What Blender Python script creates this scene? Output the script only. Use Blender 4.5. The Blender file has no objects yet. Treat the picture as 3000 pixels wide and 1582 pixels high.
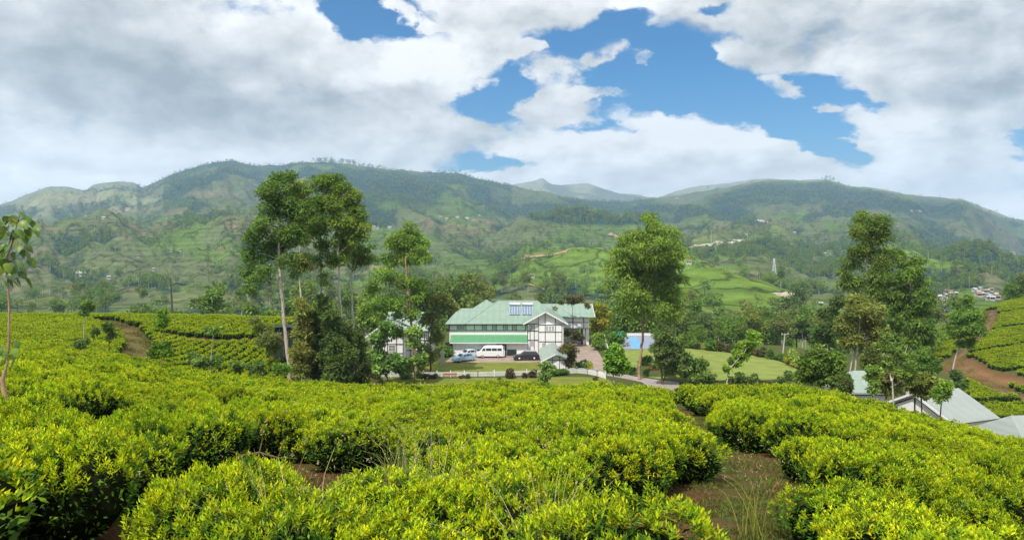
import bpy, math, random
import numpy as np
from math import radians as R, pi

# ------------------------------------------------------------------ camera
F, HZ = 2142.0, 720.0              # focal length and horizon row, in pixels of the 3000 px wide photograph
sc = bpy.context.scene
C = sc.collection
cam_d = bpy.data.cameras.new('camera')
cam = bpy.data.objects.new('camera', cam_d)
C.objects.link(cam)
cam.location = (0, 0, 0)
cam.rotation_euler = (R(90), 0, 0)
cam_d.sensor_width = 36.0
cam_d.lens = 36.0 * F / 3000.0
cam_d.shift_y = -(791 - HZ) / 3000.0
cam_d.clip_start = 0.1
cam_d.clip_end = 30000
sc.camera = cam
sc.view_settings.view_transform = 'Standard'
sc.view_settings.look = 'None'
sc.view_settings.exposure = 0.5
sc.view_settings.gamma = 1.0
sc.cycles.use_denoising = True
sc.cycles.max_bounces = 6
sc.cycles.diffuse_bounces = 3
sc.cycles.glossy_bounces = 2
sc.cycles.transmission_bounces = 3
sc.cycles.volume_bounces = 0
sc.cycles.transparent_max_bounces = 4
sc.cycles.use_adaptive_sampling = True
sc.cycles.adaptive_threshold = 0.02

# ------------------------------------------------------------------ sun
HAZE_D = 0.00016
SUN_AZ, SUN_EL = R(-150), R(57)      # azimuth measured clockwise from +Y: the sun stands behind the camera on the left
sv = (math.sin(SUN_AZ) * math.cos(SUN_EL), math.cos(SUN_AZ) * math.cos(SUN_EL), math.sin(SUN_EL))
sd = bpy.data.lights.new('sun', 'SUN')
sd.energy = 3.6
sd.angle = R(0.9)
sd.color = (1.0, 0.95, 0.86)
sun = bpy.data.objects.new('sun', sd)
C.objects.link(sun)
from mathutils import Vector
sun.rotation_euler = Vector(sv).to_track_quat('Z', 'Y').to_euler()

# ------------------------------------------------------------------ world: sky and clouds
W = bpy.data.worlds.new('World')
sc.world = W
W.use_nodes = True
wn, wl = W.node_tree.nodes, W.node_tree.links
wn.clear()

class NG:
    """small helper to write node maths"""
    def __init__(s, nodes, links): s.n, s.l = nodes, links
    def put(s, sock, v):
        if isinstance(v, bpy.types.NodeSocket): s.l.new(v, sock)
        else: sock.default_value = v
    def m(s, op, a, b=None, c=None, clamp=False):
        nd = s.n.new('ShaderNodeMath'); nd.operation = op; nd.use_clamp = clamp
        s.put(nd.inputs[0], a)
        if b is not None: s.put(nd.inputs[1], b)
        if c is not None: s.put(nd.inputs[2], c)
        return nd.outputs[0]
    def noise(s, vec, scale, detail=4, rough=0.55, dist=0.0, lac=2.0, color=False, dim='3D'):
        nd = s.n.new('ShaderNodeTexNoise'); nd.noise_dimensions = dim
        if vec is not None: s.l.new(vec, nd.inputs['Vector'])
        nd.inputs['Scale'].default_value = scale; nd.inputs['Detail'].default_value = detail
        nd.inputs['Roughness'].default_value = rough; nd.inputs['Distortion'].default_value = dist
        nd.inputs['Lacunarity'].default_value = lac
        return nd.outputs['Color' if color else 'Fac']
    def mix(s, f, a, b, blend='MIX'):
        nd = s.n.new('ShaderNodeMix'); nd.data_type = 'RGBA'; nd.blend_type = blend
        s.put(nd.inputs[0], f); s.put(nd.inputs[6], a); s.put(nd.inputs[7], b)
        return nd.outputs[2]
    def ramp(s, f, stops, interp='LINEAR'):
        nd = s.n.new('ShaderNodeValToRGB'); nd.color_ramp.interpolation = interp
        el = nd.color_ramp.elements
        while len(el) < len(stops): el.new(0.5)
        for e, (p, c) in zip(el, stops): e.position = p; e.color = (*c, 1)
        s.l.new(f, nd.inputs[0]); return nd.outputs[0]
    def rng(s, v, a, b, c=0.0, d=1.0, smooth=True):
        nd = s.n.new('ShaderNodeMapRange'); nd.interpolation_type = 'SMOOTHSTEP' if smooth else 'LINEAR'
        s.put(nd.inputs[0], v); nd.inputs[1].default_value = a; nd.inputs[2].default_value = b
        nd.inputs[3].default_value = c; nd.inputs[4].default_value = d
        return nd.outputs[0]
    def comb(s, x, y, z=0.0):
        nd = s.n.new('ShaderNodeCombineXYZ')
        s.put(nd.inputs[0], x); s.put(nd.inputs[1], y); s.put(nd.inputs[2], z); return nd.outputs[0]
    def vm(s, op, a, b):
        nd = s.n.new('ShaderNodeVectorMath'); nd.operation = op
        s.put(nd.inputs[0], a); s.put(nd.inputs[1], b); return nd.outputs[0]

def azel(px, py):
    dx = px - 1500.0
    return math.atan(dx / F), math.atan((HZ - py) / math.hypot(F, dx))

g = NG(wn, wl)
SKY_STRENGTH = 0.1
tc = wn.new('ShaderNodeTexCoord')
sx = wn.new('ShaderNodeSeparateXYZ'); wl.new(tc.outputs['Generated'], sx.inputs[0])
az = g.m('ARCTAN2', sx.outputs[0], sx.outputs[1])
el = g.m('ARCSINE', sx.outputs[2])
# the layer of cloud is seen flatter and finer towards the horizon
elw = g.m('POWER', g.m('MAXIMUM', g.m('ADD', el, 0.02), 0.001), 0.8)
P = g.comb(az, g.m('MULTIPLY', elw, 1.5), 0.37)
warp_c = g.noise(P, 5.0, 5, 0.6, color=True)
warp = g.vm('SUBTRACT', warp_c, (0.5, 0.5, 0.5))
flat = g.comb(az, el, 0.0)
warp2 = g.vm('SUBTRACT', g.noise(P, 16.0, 6, 0.65, color=True), (0.5, 0.5, 0.5))
PW = g.vm('ADD', g.vm('ADD', flat, g.vm('MULTIPLY', warp, (0.15, 0.07, 0.0))), g.vm('MULTIPLY', warp2, (0.07, 0.035, 0.0)))
PN = g.vm('ADD', P, g.vm('MULTIPLY', warp, (0.05, 0.04, 0.0)))

def blobs(items, start):
    acc = start
    for (px, py, rx, ry, rot, w) in items:
        a, e = azel(px, py)
        mp = wn.new('ShaderNodeMapping'); mp.vector_type = 'TEXTURE'
        wl.new(PW, mp.inputs[0])
        mp.inputs['Location'].default_value = (a, e, 0)
        mp.inputs['Rotation'].default_value = (0, 0, R(rot))
        k = math.cos(a)
        mp.inputs['Scale'].default_value = (rx * k * k / F, ry * k / F, 1)
        gr = wn.new('ShaderNodeTexGradient'); gr.gradient_type = 'SPHERICAL'
        wl.new(mp.outputs[0], gr.inputs[0])
        s_ = g.m('MINIMUM', g.m('MULTIPLY', gr.outputs['Fac'], 1.8), 1.0)
        acc = g.m('MULTIPLY_ADD', s_, w, acc)
    return acc
HOLES = [(1110, 40, 230, 95, -6, -.95), (1010, 75, 90, 60, 0, -.7), (1560, 235, 250, 120, 20, -.85), (1950, 230, 420, 190, -12, -1.1),
         (1700, 110, 230, 60, 0, -.6), (2250, 330, 330, 140, -14, -.95), (1480, 300, 150, 70, 0, -.6), (1800, 350, 230, 70, 0, -.7),
         (1450, 478, 190, 45, 0, -.85), (2330, 420, 170, 60, -20, -.7), (2985, 430, 90, 70, 0, -.8), (1810, 48, 110, 34, 0, -.7),
         (2120, 30, 80, 24, 0, -.7), (2600, 330, 120, 36, -35, -.55), (2490, 285, 180, 55, -22, -.55), (2420, 480, 220, 50, -8, -.45), (2860, 300, 160, 40, -30, -.35), (1330, 100, 90, 30, 0, -.5), (760, 30, 120, 30, 0, -.35), (2440, 455, 150, 40, 0, -.5), (1350, 325, 90, 40, 0, -.4),
         (2900, 520, 120, 30, -20, -.35), (1940, 480, 60, 20, 0, -.2), (2500, 260, 160, 60, -10, -.45)]
PUFFS = [(1870, 175, 60, 22, -15, .7), (2120, 150, 110, 34, -12, .8), (1530, 150, 50, 24, 20, .7), (2010, 300, 60, 16, -20, .6), (2400, 330, 60, 24, -20, .7), (1250, 60, 60, 26, 0, .7), (1460, 250, 40, 20, 0, .6), (1765, 150, 85, 50, 10, .95), (1640, 225, 140, 70, -20, .95), (1720, 195, 90, 45, 0, .5), (1660, 318, 210, 55, 0, 1.0),
         (1780, 268, 90, 20, 0, .8), (2285, 265, 110, 42, -10, .95), (2210, 190, 190, 60, -8, .75), (2080, 455, 400, 150, -14, 1.0),
         (1900, 345, 130, 50, -30, .7), (2680, 420, 330, 190, -30, .8), (1730, 440, 260, 70, 0, .7), (1330, 175, 220, 120, 8, .6),
         (1180, 25, 60, 30, 0, .9), (2340, 395, 60, 28, 0, .5), (2870, 260, 260, 140, -20, .4), (1560, 520, 320, 40, 0, .5)]
cov = blobs([(a_, b_2, c_, d_, e_, w_ * (1.15 if w_ < 0 else 1.22)) for a_, b_2, c_, d_, e_, w_ in HOLES + PUFFS], 0.92)
n_big = g.noise(PN, 7.0, 8, 0.58)
n_off = g.noise(g.vm('ADD', PN, (-0.022, 0.035, 0.0)), 7.0, 5, 0.58)
n_fine = g.noise(PN, 30.0, 6, 0.62)
cov = g.m('ADD', cov, g.m('MULTIPLY', g.m('SUBTRACT', n_big, 0.5), 1.5))
cov = g.m('ADD', cov, g.m('MULTIPLY', g.m('SUBTRACT', n_fine, 0.5), 0.85))
# beyond the frame the cloud cover is broken the same way
far_az = g.rng(g.m('ABSOLUTE', az), 0.72, 1.1)
n_out = g.noise(P, 2.4, 5, 0.6)
cov = g.m('SUBTRACT', cov, g.m('MULTIPLY', far_az, g.rng(n_out, 0.5, 0.62, 0.0, 0.75)))
alpha = g.m('POWER', g.rng(cov, 0.14, 0.84), 0.9)
GREY = [(420, 170, 560, 120, -32, -.22), (900, 340, 330, 60, 22, -.18), (250, 300, 260, 130, -20, -.10), (560, 60, 300, 60, 20, .12), (230, 150, 520, 330, -8, -.42), (700, 260, 480, 200, 14, -.30), (1000, 325, 420, 80, 6, -.26), (1330, 285, 260, 70, 0, -.22),
        (120, 440, 360, 60, 0, -.16), (300, 525, 600, 45, 0, .15), (1500, 40, 360, 110, 0, -.2), (2420, 130, 620, 190, -14, -.24), (2930, 180, 320, 250, -25, -.32),
        (1180, 440, 420, 60, 0, -.16), (2060, 500, 300, 60, 0, -.12), (2750, 440, 260, 80, -35, -.12), (700, 60, 300, 150, 0, -.1),
        (1150, 180, 330, 110, 10, .16), (330, 390, 300, 90, 8, .16), (2050, 400, 320, 100, -16, .16), (2600, 380, 220, 110, -35, .16),
        (60, 330, 200, 110, 0, .1), (1500, 400, 300, 60, 0, .08), (650, 440, 420, 60, 0, .06), (900, 130, 300, 90, 14, .1)]
lum = blobs([(a_, b_2, c_, d_, e_, w_ * (.60 if w_ < 0 else 1)) for a_, b_2, c_, d_, e_, w_ in GREY], 0.82)
soft = g.rng(az, -0.30, -0.02, 0.7, 1.0)            # the western cloud sheet is smooth, the eastern heaps are billowed
relief = g.m('MULTIPLY', g.m('SUBTRACT', n_big, n_off), g.m('MULTIPLY', soft, 1.55))
lum = g.m('ADD', lum, relief)
lum = g.m('ADD', lum, g.m('MULTIPLY', g.m('SUBTRACT', n_fine, 0.5), 0.14))
lum = g.m('ADD', lum, g.m('MULTIPLY', g.m('SUBTRACT', g.noise(P, 3.2, 5, 0.5), 0.5), 0.34))
lum = g.m('ADD', lum, g.m('MULTIPLY', g.rng(el, 0.15, 0.05), 0.52))
lum = g.m('ADD', g.m('MULTIPLY', lum, 0.80), 0.20)
lum = g.m('MINIMUM', g.m('MAXIMUM', lum, 0.47), g.rng(el, 0.16, 0.04, 1.0, 1.6))
lum2 = g.m('POWER', lum, 1.25)
cloud_tint = g.ramp(lum, [(0.0, (0.80, 0.90, 0.96)), (0.55, (0.90, 0.95, 0.965)), (0.80, (0.98, 0.985, 0.975)), (1.0, (1.0, 1.0, 0.99))])
cl = g.mix(1.0, cloud_tint, g.comb(lum2, lum2, lum2), 'MULTIPLY')
vm_ = wn.new('ShaderNodeVectorMath'); vm_.operation = 'SCALE'
wl.new(cl, vm_.inputs[0]); vm_.inputs['Scale'].default_value = 0.84 / SKY_STRENGTH
sky = wn.new('ShaderNodeTexSky'); sky.sky_type = 'NISHITA'; sky.sun_disc = False
sky.sun_elevation = SUN_EL; sky.sun_rotation = SUN_AZ
sky.air_density = 1.1; sky.dust_density = 0.6; sky.ozone_density = 2.0; sky.altitude = 1500
hs = wn.new('ShaderNodeHueSaturation'); hs.inputs['Saturation'].default_value = 1.6; hs.inputs['Value'].default_value = 0.74
hs.inputs['Hue'].default_value = 0.49
wl.new(sky.outputs[0], hs.inputs['Color'])
tint = g.mix(1.0, hs.outputs[0], (0.62, 0.93, 1.10, 1), 'MULTIPLY')
out_c = g.mix(alpha, tint, vm_.outputs[0])
bg = wn.new('ShaderNodeBackground'); bg.inputs['Strength'].default_value = SKY_STRENGTH
wl.new(out_c, bg.inputs['Color'])
wo = wn.new('ShaderNodeOutputWorld'); wl.new(bg.outputs[0], wo.inputs['Surface'])
W.cycles.sampling_method = 'MANUAL'
W.cycles.sample_map_resolution = 512

# ------------------------------------------------------------------ materials
MATS = {}
def new_mat(name):
    m = bpy.data.materials.new(name); m.use_nodes = True
    nt = m.node_tree; nt.nodes.clear()
    return m, NG(nt.nodes, nt.links), nt
def finish(m, nt, shader, disp=None):
    o = nt.nodes.new('ShaderNodeOutputMaterial'); nt.links.new(shader, o.inputs['Surface'])
    MATS[m.name] = m
    return m
def principled(G_, nt, color, rough=0.7, spec=0.3, metal=0.0, bump=None, bump_d=0.02, bump_s=0.5):
    b = nt.nodes.new('ShaderNodeBsdfPrincipled')
    G_.put(b.inputs['Base Color'], color if isinstance(color, bpy.types.NodeSocket) else (*color, 1))
    G_.put(b.inputs['Roughness'], rough)
    b.inputs['Specular IOR Level'].default_value = spec
    b.inputs['Metallic'].default_value = metal
    if bump is not None:
        bp = nt.nodes.new('ShaderNodeBump'); bp.inputs['Strength'].default_value = bump_s
        bp.inputs['Distance'].default_value = bump_d
        nt.links.new(bump, bp.inputs['Height']); nt.links.new(bp.outputs[0], b.inputs['Normal'])
    return b.outputs[0]
def simple(name, col, rough=0.6, spec=0.3, metal=0.0, vary=0.12, scale=3.0, dirt=None):
    m, G_, nt = new_mat(name)
    t = nt.nodes.new('ShaderNodeTexCoord')
    n = G_.noise(t.outputs['Object'], scale, 6, 0.6)
    a = tuple(c * (1 - vary) for c in col); b = tuple(min(1, c * (1 + vary)) for c in col)
    c = G_.ramp(n, [(0.3, a), (0.7, b)])
    if dirt:
        n2 = G_.noise(t.outputs['Object'], scale * 0.35, 8, 0.7)
        c = G_.mix(G_.rng(n2, 0.52, 0.75, 0, 0.6), c, (*dirt, 1))
    return finish(m, nt, principled(G_, nt, c, rough, spec, metal, bump=n, bump_d=0.01))
def leaf_mat(name, gain=(1, 1, 1), trans=0.3, rough=0.5, spec=0.25, objvar=0.15):
    """leaves: colour of each leaf comes from its own attribute, a little light passes through"""
    m, G_, nt = new_mat(name)
    at = nt.nodes.new('ShaderNodeAttribute'); at.attribute_name = 'Col'
    oi = nt.nodes.new('ShaderNodeObjectInfo')
    geo = nt.nodes.new('ShaderNodeNewGeometry')
    rv = G_.rng(oi.outputs['Random'], 0, 1, 1 - objvar, 1 + objvar, smooth=False)
    v = nt.nodes.new('ShaderNodeVectorMath'); v.operation = 'MULTIPLY'
    nt.links.new(at.outputs['Color'], v.inputs[0]); v.inputs[1].default_value = gain
    v2 = nt.nodes.new('ShaderNodeVectorMath'); v2.operation = 'MULTIPLY'
    nt.links.new(v.outputs[0], v2.inputs[0])
    nt.links.new(G_.comb(rv, G_.m('ADD', G_.m('MULTIPLY', rv, 0.5), 0.5), 1.0), v2.inputs[1])
    big = G_.noise(geo.outputs['Position'], 0.35, 3, 0.5)
    v3 = nt.nodes.new('ShaderNodeVectorMath'); v3.operation = 'SCALE'
    nt.links.new(v2.outputs[0], v3.inputs[0]); nt.links.new(G_.rng(big, 0.3, 0.7, 0.84, 1.14), v3.inputs['Scale'])
    col = v3.outputs[0]
    b = principled(G_, nt, col, rough, spec)
    tr = nt.nodes.new('ShaderNodeBsdfTranslucent')
    hv = nt.nodes.new('ShaderNodeVectorMath'); hv.operation = 'MULTIPLY'
    nt.links.new(col, hv.inputs[0]); hv.inputs[1].default_value = (1.15, 1.15, 0.6)
    nt.links.new(hv.outputs[0], tr.inputs['Color'])
    mx = nt.nodes.new('ShaderNodeMixShader'); mx.inputs[0].default_value = trans
    nt.links.new(b, mx.inputs[1]); nt.links.new(tr.outputs[0], mx.inputs[2])
    return finish(m, nt, mx.outputs[0])
leaf_mat('tea_leaf', (1.42, 1.33, 1.0), 0.36, 0.5, 0.18)
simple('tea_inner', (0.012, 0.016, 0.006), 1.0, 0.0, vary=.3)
leaf_mat('tree_leaf', (1.42, 1.55, 1.4), 0.34, 0.6, 0.12)
leaf_mat('big_leaf', (1.0, 1.0, 1.0), 0.35, 0.4, 0.35)
leaf_mat('grass_blade', (1.0, 1.0, 1.0), 0.25, 0.6, 0.15)

def bark_mat(name, a, b, scale=6):
    m, G_, nt = new_mat(name)
    t = nt.nodes.new('ShaderNodeTexCoord')
    mp = nt.nodes.new('ShaderNodeMapping'); mp.inputs['Scale'].default_value = (1, 1, 0.25)
    nt.links.new(t.outputs['Object'], mp.inputs[0])
    n = G_.noise(mp.outputs[0], scale, 7, 0.65)
    c = G_.ramp(n, [(0.35, a), (0.62, b)])
    return finish(m, nt, principled(G_, nt, c, 0.85, 0.1, bump=n, bump_d=0.03, bump_s=0.8))
bark_mat('pale_bark', (0.30, 0.24, 0.19), (0.62, 0.56, 0.50))
bark_mat('brown_bark', (0.20, 0.12, 0.07), (0.48, 0.32, 0.20))
bark_mat('dark_bark', (0.06, 0.045, 0.03), (0.17, 0.12, 0.08))
bark_mat('twig', (0.09, 0.06, 0.035), (0.22, 0.15, 0.09), 14)
simple('white_wall', (0.86, 0.85, 0.83), 0.8, 0.15, vary=0.03, scale=1.2, dirt=(0.68, 0.65, 0.60))
simple('pale_wall', (0.48, 0.46, 0.43), 0.8, 0.15, vary=0.06, scale=1.2)
simple('dark_timber', (0.035, 0.03, 0.028), 0.6, 0.2)
simple('white_paint', (0.80, 0.80, 0.78), 0.5, 0.3, vary=0.03, dirt=(0.5, 0.48, 0.42))
simple('dark_glass', (0.03, 0.035, 0.04), 0.1, 0.6)
simple('solar_panel', (0.16, 0.22, 0.29), 0.25, 0.5, vary=0.06)
simple('metal_tank', (0.82, 0.84, 0.86), 0.35, 0.5)
simple('tyre', (0.015, 0.015, 0.016), 0.8)
simple('hub', (0.6, 0.6, 0.62), 0.3, 0.5, 0.6)
simple('car_white', (0.78, 0.79, 0.80), 0.2, 0.5, vary=0.02)
simple('car_blue', (0.38, 0.53, 0.66), 0.2, 0.5, vary=0.02)
simple('car_silver', (0.60, 0.66, 0.70), 0.2, 0.5, vary=0.02)
simple('car_black', (0.035, 0.03, 0.045), 0.15, 0.6, vary=0.02)
simple('lamp_glass', (0.8, 0.8, 0.75), 0.1, 0.6)
simple('red_lens', (0.35, 0.02, 0.02), 0.2, 0.5)
simple('rust', (0.33, 0.12, 0.06), 0.8, vary=0.3)
simple('concrete', (0.48, 0.45, 0.42), 0.85, vary=0.15)
simple('teal_cloth', (0.01, 0.27, 0.19), 0.8, vary=0.08)
simple('orange_brick', (0.48, 0.16, 0.06), 0.8, vary=0.2)
simple('black_iron', (0.02, 0.02, 0.022), 0.5)
simple('net_green', (0.022, 0.045, 0.036), 0.9, vary=0.3)
simple('asphalt', (0.32, 0.27, 0.25), 0.9, vary=0.2, scale=0.6)
simple('road_pale', (0.45, 0.38, 0.33), 0.9, vary=0.2, scale=0.2)
simple('paving', (0.31, 0.235, 0.195), 0.9, vary=0.22, scale=0.8)
simple('pool_deck', (0.24, 0.27, 0.33), 0.7, vary=0.1)
simple('pole_wood', (0.10, 0.075, 0.06), 0.8)
simple('house_grey_roof', (0.50, 0.50, 0.49), 0.6, vary=0.2)
simple('rusty_roof', (0.36, 0.20, 0.14), 0.8, vary=0.25)

def roof_mat(name, col, pitch=3.0, vary=0.07, dirt=None):
    """painted corrugated sheet: fine ribs run down the slope in local x or y"""
    m, G_, nt = new_mat(name)
    t = nt.nodes.new('ShaderNodeTexCoord')
    s = nt.nodes.new('ShaderNodeSeparateXYZ'); nt.links.new(t.outputs['Object'], s.inputs[0])
    w = G_.m('SINE', G_.m('MULTIPLY', s.outputs[0], 2 * pi * pitch))
    n = G_.noise(t.outputs['Object'], 0.9, 6, 0.65)
    mp = nt.nodes.new('ShaderNodeMapping'); mp.inputs['Scale'].default_value = (4, 0.4, 0.4)
    nt.links.new(t.outputs['Object'], mp.inputs[0])
    n2 = G_.noise(mp.outputs[0], 1.3, 4, 0.6)
    f = G_.m('ADD', G_.m('MULTIPLY', n, 0.6), G_.m('MULTIPLY', n2, 0.4))
    seam = G_.m('POWER', G_.m('ABSOLUTE', G_.m('SINE', G_.m('MULTIPLY', s.outputs[0], pi * 0.85))), 0.25)
    lap = G_.m('POWER', G_.m('ABSOLUTE', G_.m('SINE', G_.m('MULTIPLY', s.outputs[2], pi * 0.8))), 0.15)
    f = G_.m('ADD', f, G_.m('MULTIPLY', G_.m('SUBTRACT', G_.m('MULTIPLY', seam, lap), 0.9), 0.35))
    c = G_.ramp(f, [(0.35, tuple(x * (1 - vary) for x in col)), (0.65, tuple(min(1, x * (1 + vary)) for x in col))])
    if dirt: c = G_.mix(G_.rng(n2, 0.58, 0.8, 0, 0.5), c, (*dirt, 1))
    return finish(m, nt, principled(G_, nt, c, 0.45, 0.35, bump=w, bump_d=0.02, bump_s=0.35))
roof_mat('green_roof', (0.235, 0.33, 0.26), vary=.10, dirt=(0.27, 0.36, 0.30))
roof_mat('deep_green_roof', (0.11, 0.31, 0.15))
roof_mat('pale_green_roof', (0.28, 0.35, 0.30), dirt=(0.5, 0.55, 0.52))
roof_mat('grey_green_roof', (0.30, 0.335, 0.31), vary=0.06)

def water_mat():
    m, G_, nt = new_mat('pool_water')
    t = nt.nodes.new('ShaderNodeTexCoord')
    n = G_.noise(t.outputs['Object'], 2.0, 4, 0.6)
    c = G_.ramp(n, [(0.3, (0.10, 0.34, 0.60)), (0.7, (0.22, 0.48, 0.72))])
    return finish(m, nt, principled(G_, nt, c, 0.25, 0.3, bump=n, bump_d=0.03))
water_mat()

# ground materials -----------------------------------------------------
def ground_near_mat():
    m, G_, nt = new_mat('plantation_soil')
    geo = nt.nodes.new('ShaderNodeNewGeometry')
    p = geo.outputs['Position']
    n1 = G_.noise(p, 1.6, 8, 0.65); n2 = G_.noise(p, 14, 6, 0.7); n3 = G_.noise(p, 0.3, 4, 0.5)
    soil = G_.ramp(n2, [(0.3, (0.060, 0.030, 0.014)), (0.55, (0.13, 0.062, 0.028)), (0.75, (0.22, 0.13, 0.06))])
    grass = G_.ramp(n2, [(0.3, (0.030, 0.050, 0.010)), (0.7, (0.11, 0.15, 0.03))])
    c = G_.mix(G_.rng(G_.m('ADD', G_.m('MULTIPLY', n1, 0.6), G_.m('MULTIPLY', n3, 0.4)), 0.47, 0.56), soil, grass)
    at = nt.nodes.new('ShaderNodeAttribute'); at.attribute_name = 'Col'
    c = G_.mix(at.outputs['Alpha'], c, G_.mix(1.0, at.outputs['Color'], G_.ramp(n2, [(0.3, (0.75, 0.75, 0.75)), (0.7, (1.2, 1.2, 1.2))]), 'MULTIPLY'))
    return finish(m, nt, principled(G_, nt, c, 0.95, 0.05, bump=n2, bump_d=0.05, bump_s=0.7))
ground_near_mat()
def lawn_mat(name, a, b):
    m, G_, nt = new_mat(name)
    geo = nt.nodes.new('ShaderNodeNewGeometry'); p = geo.outputs['Position']
    n = G_.noise(p, 0.35, 6, 0.6); n2 = G_.noise(p, 6, 5, 0.7)
    s = nt.nodes.new('ShaderNodeSeparateXYZ'); nt.links.new(p, s.inputs[0])
    st = G_.m('SINE', G_.m('ADD', G_.m('MULTIPLY', s.outputs[1], 1.5), G_.m('MULTIPLY', s.outputs[0], 0.35)))
    f = G_.m('ADD', G_.m('MULTIPLY', n, 0.55), G_.m('MULTIPLY', n2, 0.4))
    f = G_.m('ADD', f, G_.m('MULTIPLY', st, 0.02))
    c = G_.ramp(f, [(0.35, a), (0.60, b)])
    return finish(m, nt, principled(G_, nt, c, 0.95, 0.05, bump=n2, bump_d=0.03))
lawn_mat('lawn_bright', (0.15, 0.20, 0.042), (0.25, 0.29, 0.075))
lawn_mat('lawn_dull', (0.12, 0.155, 0.025), (0.21, 0.22, 0.045))
def far_mat():
    m, G_, nt = new_mat('hill_cover')
    geo = nt.nodes.new('ShaderNodeNewGeometry'); p = geo.outputs['Position']
    at = nt.nodes.new('ShaderNodeAttribute'); at.attribute_name = 'Col'
    s = nt.nodes.new('ShaderNodeSeparateXYZ'); nt.links.new(p, s.inputs[0])
    # tea rows and terraces follow the height lines
    wob = G_.noise(p, 0.012, 4, 0.6)
    band = G_.m('SINE', G_.m('ADD', G_.m('MULTIPLY', s.outputs[2], 1.1), G_.m('MULTIPLY', wob, 9)))
    n = G_.noise(p, 0.06, 8, 0.72); n2 = G_.noise(p, 0.008, 5, 0.6); n3 = G_.noise(p, 0.5, 4, 0.7)
    vo = nt.nodes.new('ShaderNodeTexVoronoi'); vo.feature = 'DISTANCE_TO_EDGE'; vo.inputs['Scale'].default_value = 0.014
    nt.links.new(G_.vm('ADD', p, G_.vm('MULTIPLY', G_.noise(p, 0.02, 3, 0.6, color=True), (60, 60, 60))), vo.inputs['Vector'])
    f = G_.m('ADD', G_.m('MULTIPLY', G_.m('SUBTRACT', n, 0.5), 1.6), G_.m('MULTIPLY', band, 0.12))
    f = G_.m('ADD', f, G_.m('MULTIPLY', G_.m('SUBTRACT', n3, 0.5), 0.8))
    f = G_.m('ADD', f, G_.m('MULTIPLY', G_.m('SUBTRACT', n2, 0.5), 0.8))
    k = G_.m('ADD', 1.0, f)
    path = G_.rng(vo.outputs['Distance'], 0.0, 0.045, 0.38, 1.0)
    k = G_.m('MULTIPLY', k, path)
    v = nt.nodes.new('ShaderNodeVectorMath'); v.operation = 'SCALE'
    nt.links.new(at.outputs['Color'], v.inputs[0]); nt.links.new(G_.m('MAXIMUM', k, 0.25), v.inputs['Scale'])
    return finish(m, nt, principled(G_, nt, v.outputs[0], 1.0, 0.0, bump=n, bump_d=3.0, bump_s=0.35))
far_mat()

# ------------------------------------------------------------------ mesh helpers
def link(o, parent=None):
    C.objects.link(o)
    if parent is not None: o.parent = parent
    return o
def tag(o, label=None, cat=None, group=None, kind=None):
    if label: o['label'] = label
    if cat: o['category'] = cat
    if group: o['group'] = group
    if kind: o['kind'] = kind
    return o
def thing(name, label, cat, loc=(0, 0, 0), rz=0.0, group=None):
    o = bpy.data.objects.new(name, None); link(o)
    o.location = loc; o.rotation_euler = (0, 0, rz)
    o.empty_display_size = 0.2
    return tag(o, label, cat, group)
def np_mesh(name, V, faces, mats, cols=None, midx=None, smooth=False):
    """V (n,3), faces: list of arrays each (m,3) or (m,4)"""
    me = bpy.data.meshes.new(name)
    faces = [f for f in faces if len(f)]
    nv = len(V)
    me.vertices.add(nv); me.vertices.foreach_set('co', np.asarray(V, np.float32).ravel())
    loops = np.concatenate([f.ravel() for f in faces]).astype(np.int32)
    tot = np.concatenate([np.full(len(f), f.shape[1], np.int32) for f in faces])
    st = np.concatenate([[0], np.cumsum(tot)[:-1]]).astype(np.int32)
    me.loops.add(len(loops)); me.loops.foreach_set('vertex_index', loops)
    me.polygons.add(len(tot)); me.polygons.foreach_set('loop_start', st); me.polygons.foreach_set('loop_total', tot)
    for m in (mats if isinstance(mats, (list, tuple)) else [mats]): me.materials.append(MATS[m])
    if midx is not None: me.polygons.foreach_set('material_index', np.asarray(midx, np.int32))
    me.polygons.foreach_set('use_smooth', np.full(len(tot), bool(smooth)))
    if cols is not None:
        a = me.attributes.new('Col', 'FLOAT_COLOR', 'POINT')
        c = np.asarray(cols, np.float32)
        if c.shape[1] == 3: c = np.concatenate([c, np.ones((len(c), 1), np.float32)], 1)
        a.data.foreach_set('color', c.ravel())
    me.update(calc_edges=True)
    return me
def mobj(name, me, parent=None):
    o = bpy.data.objects.new(name, me); return link(o, parent)

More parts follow.
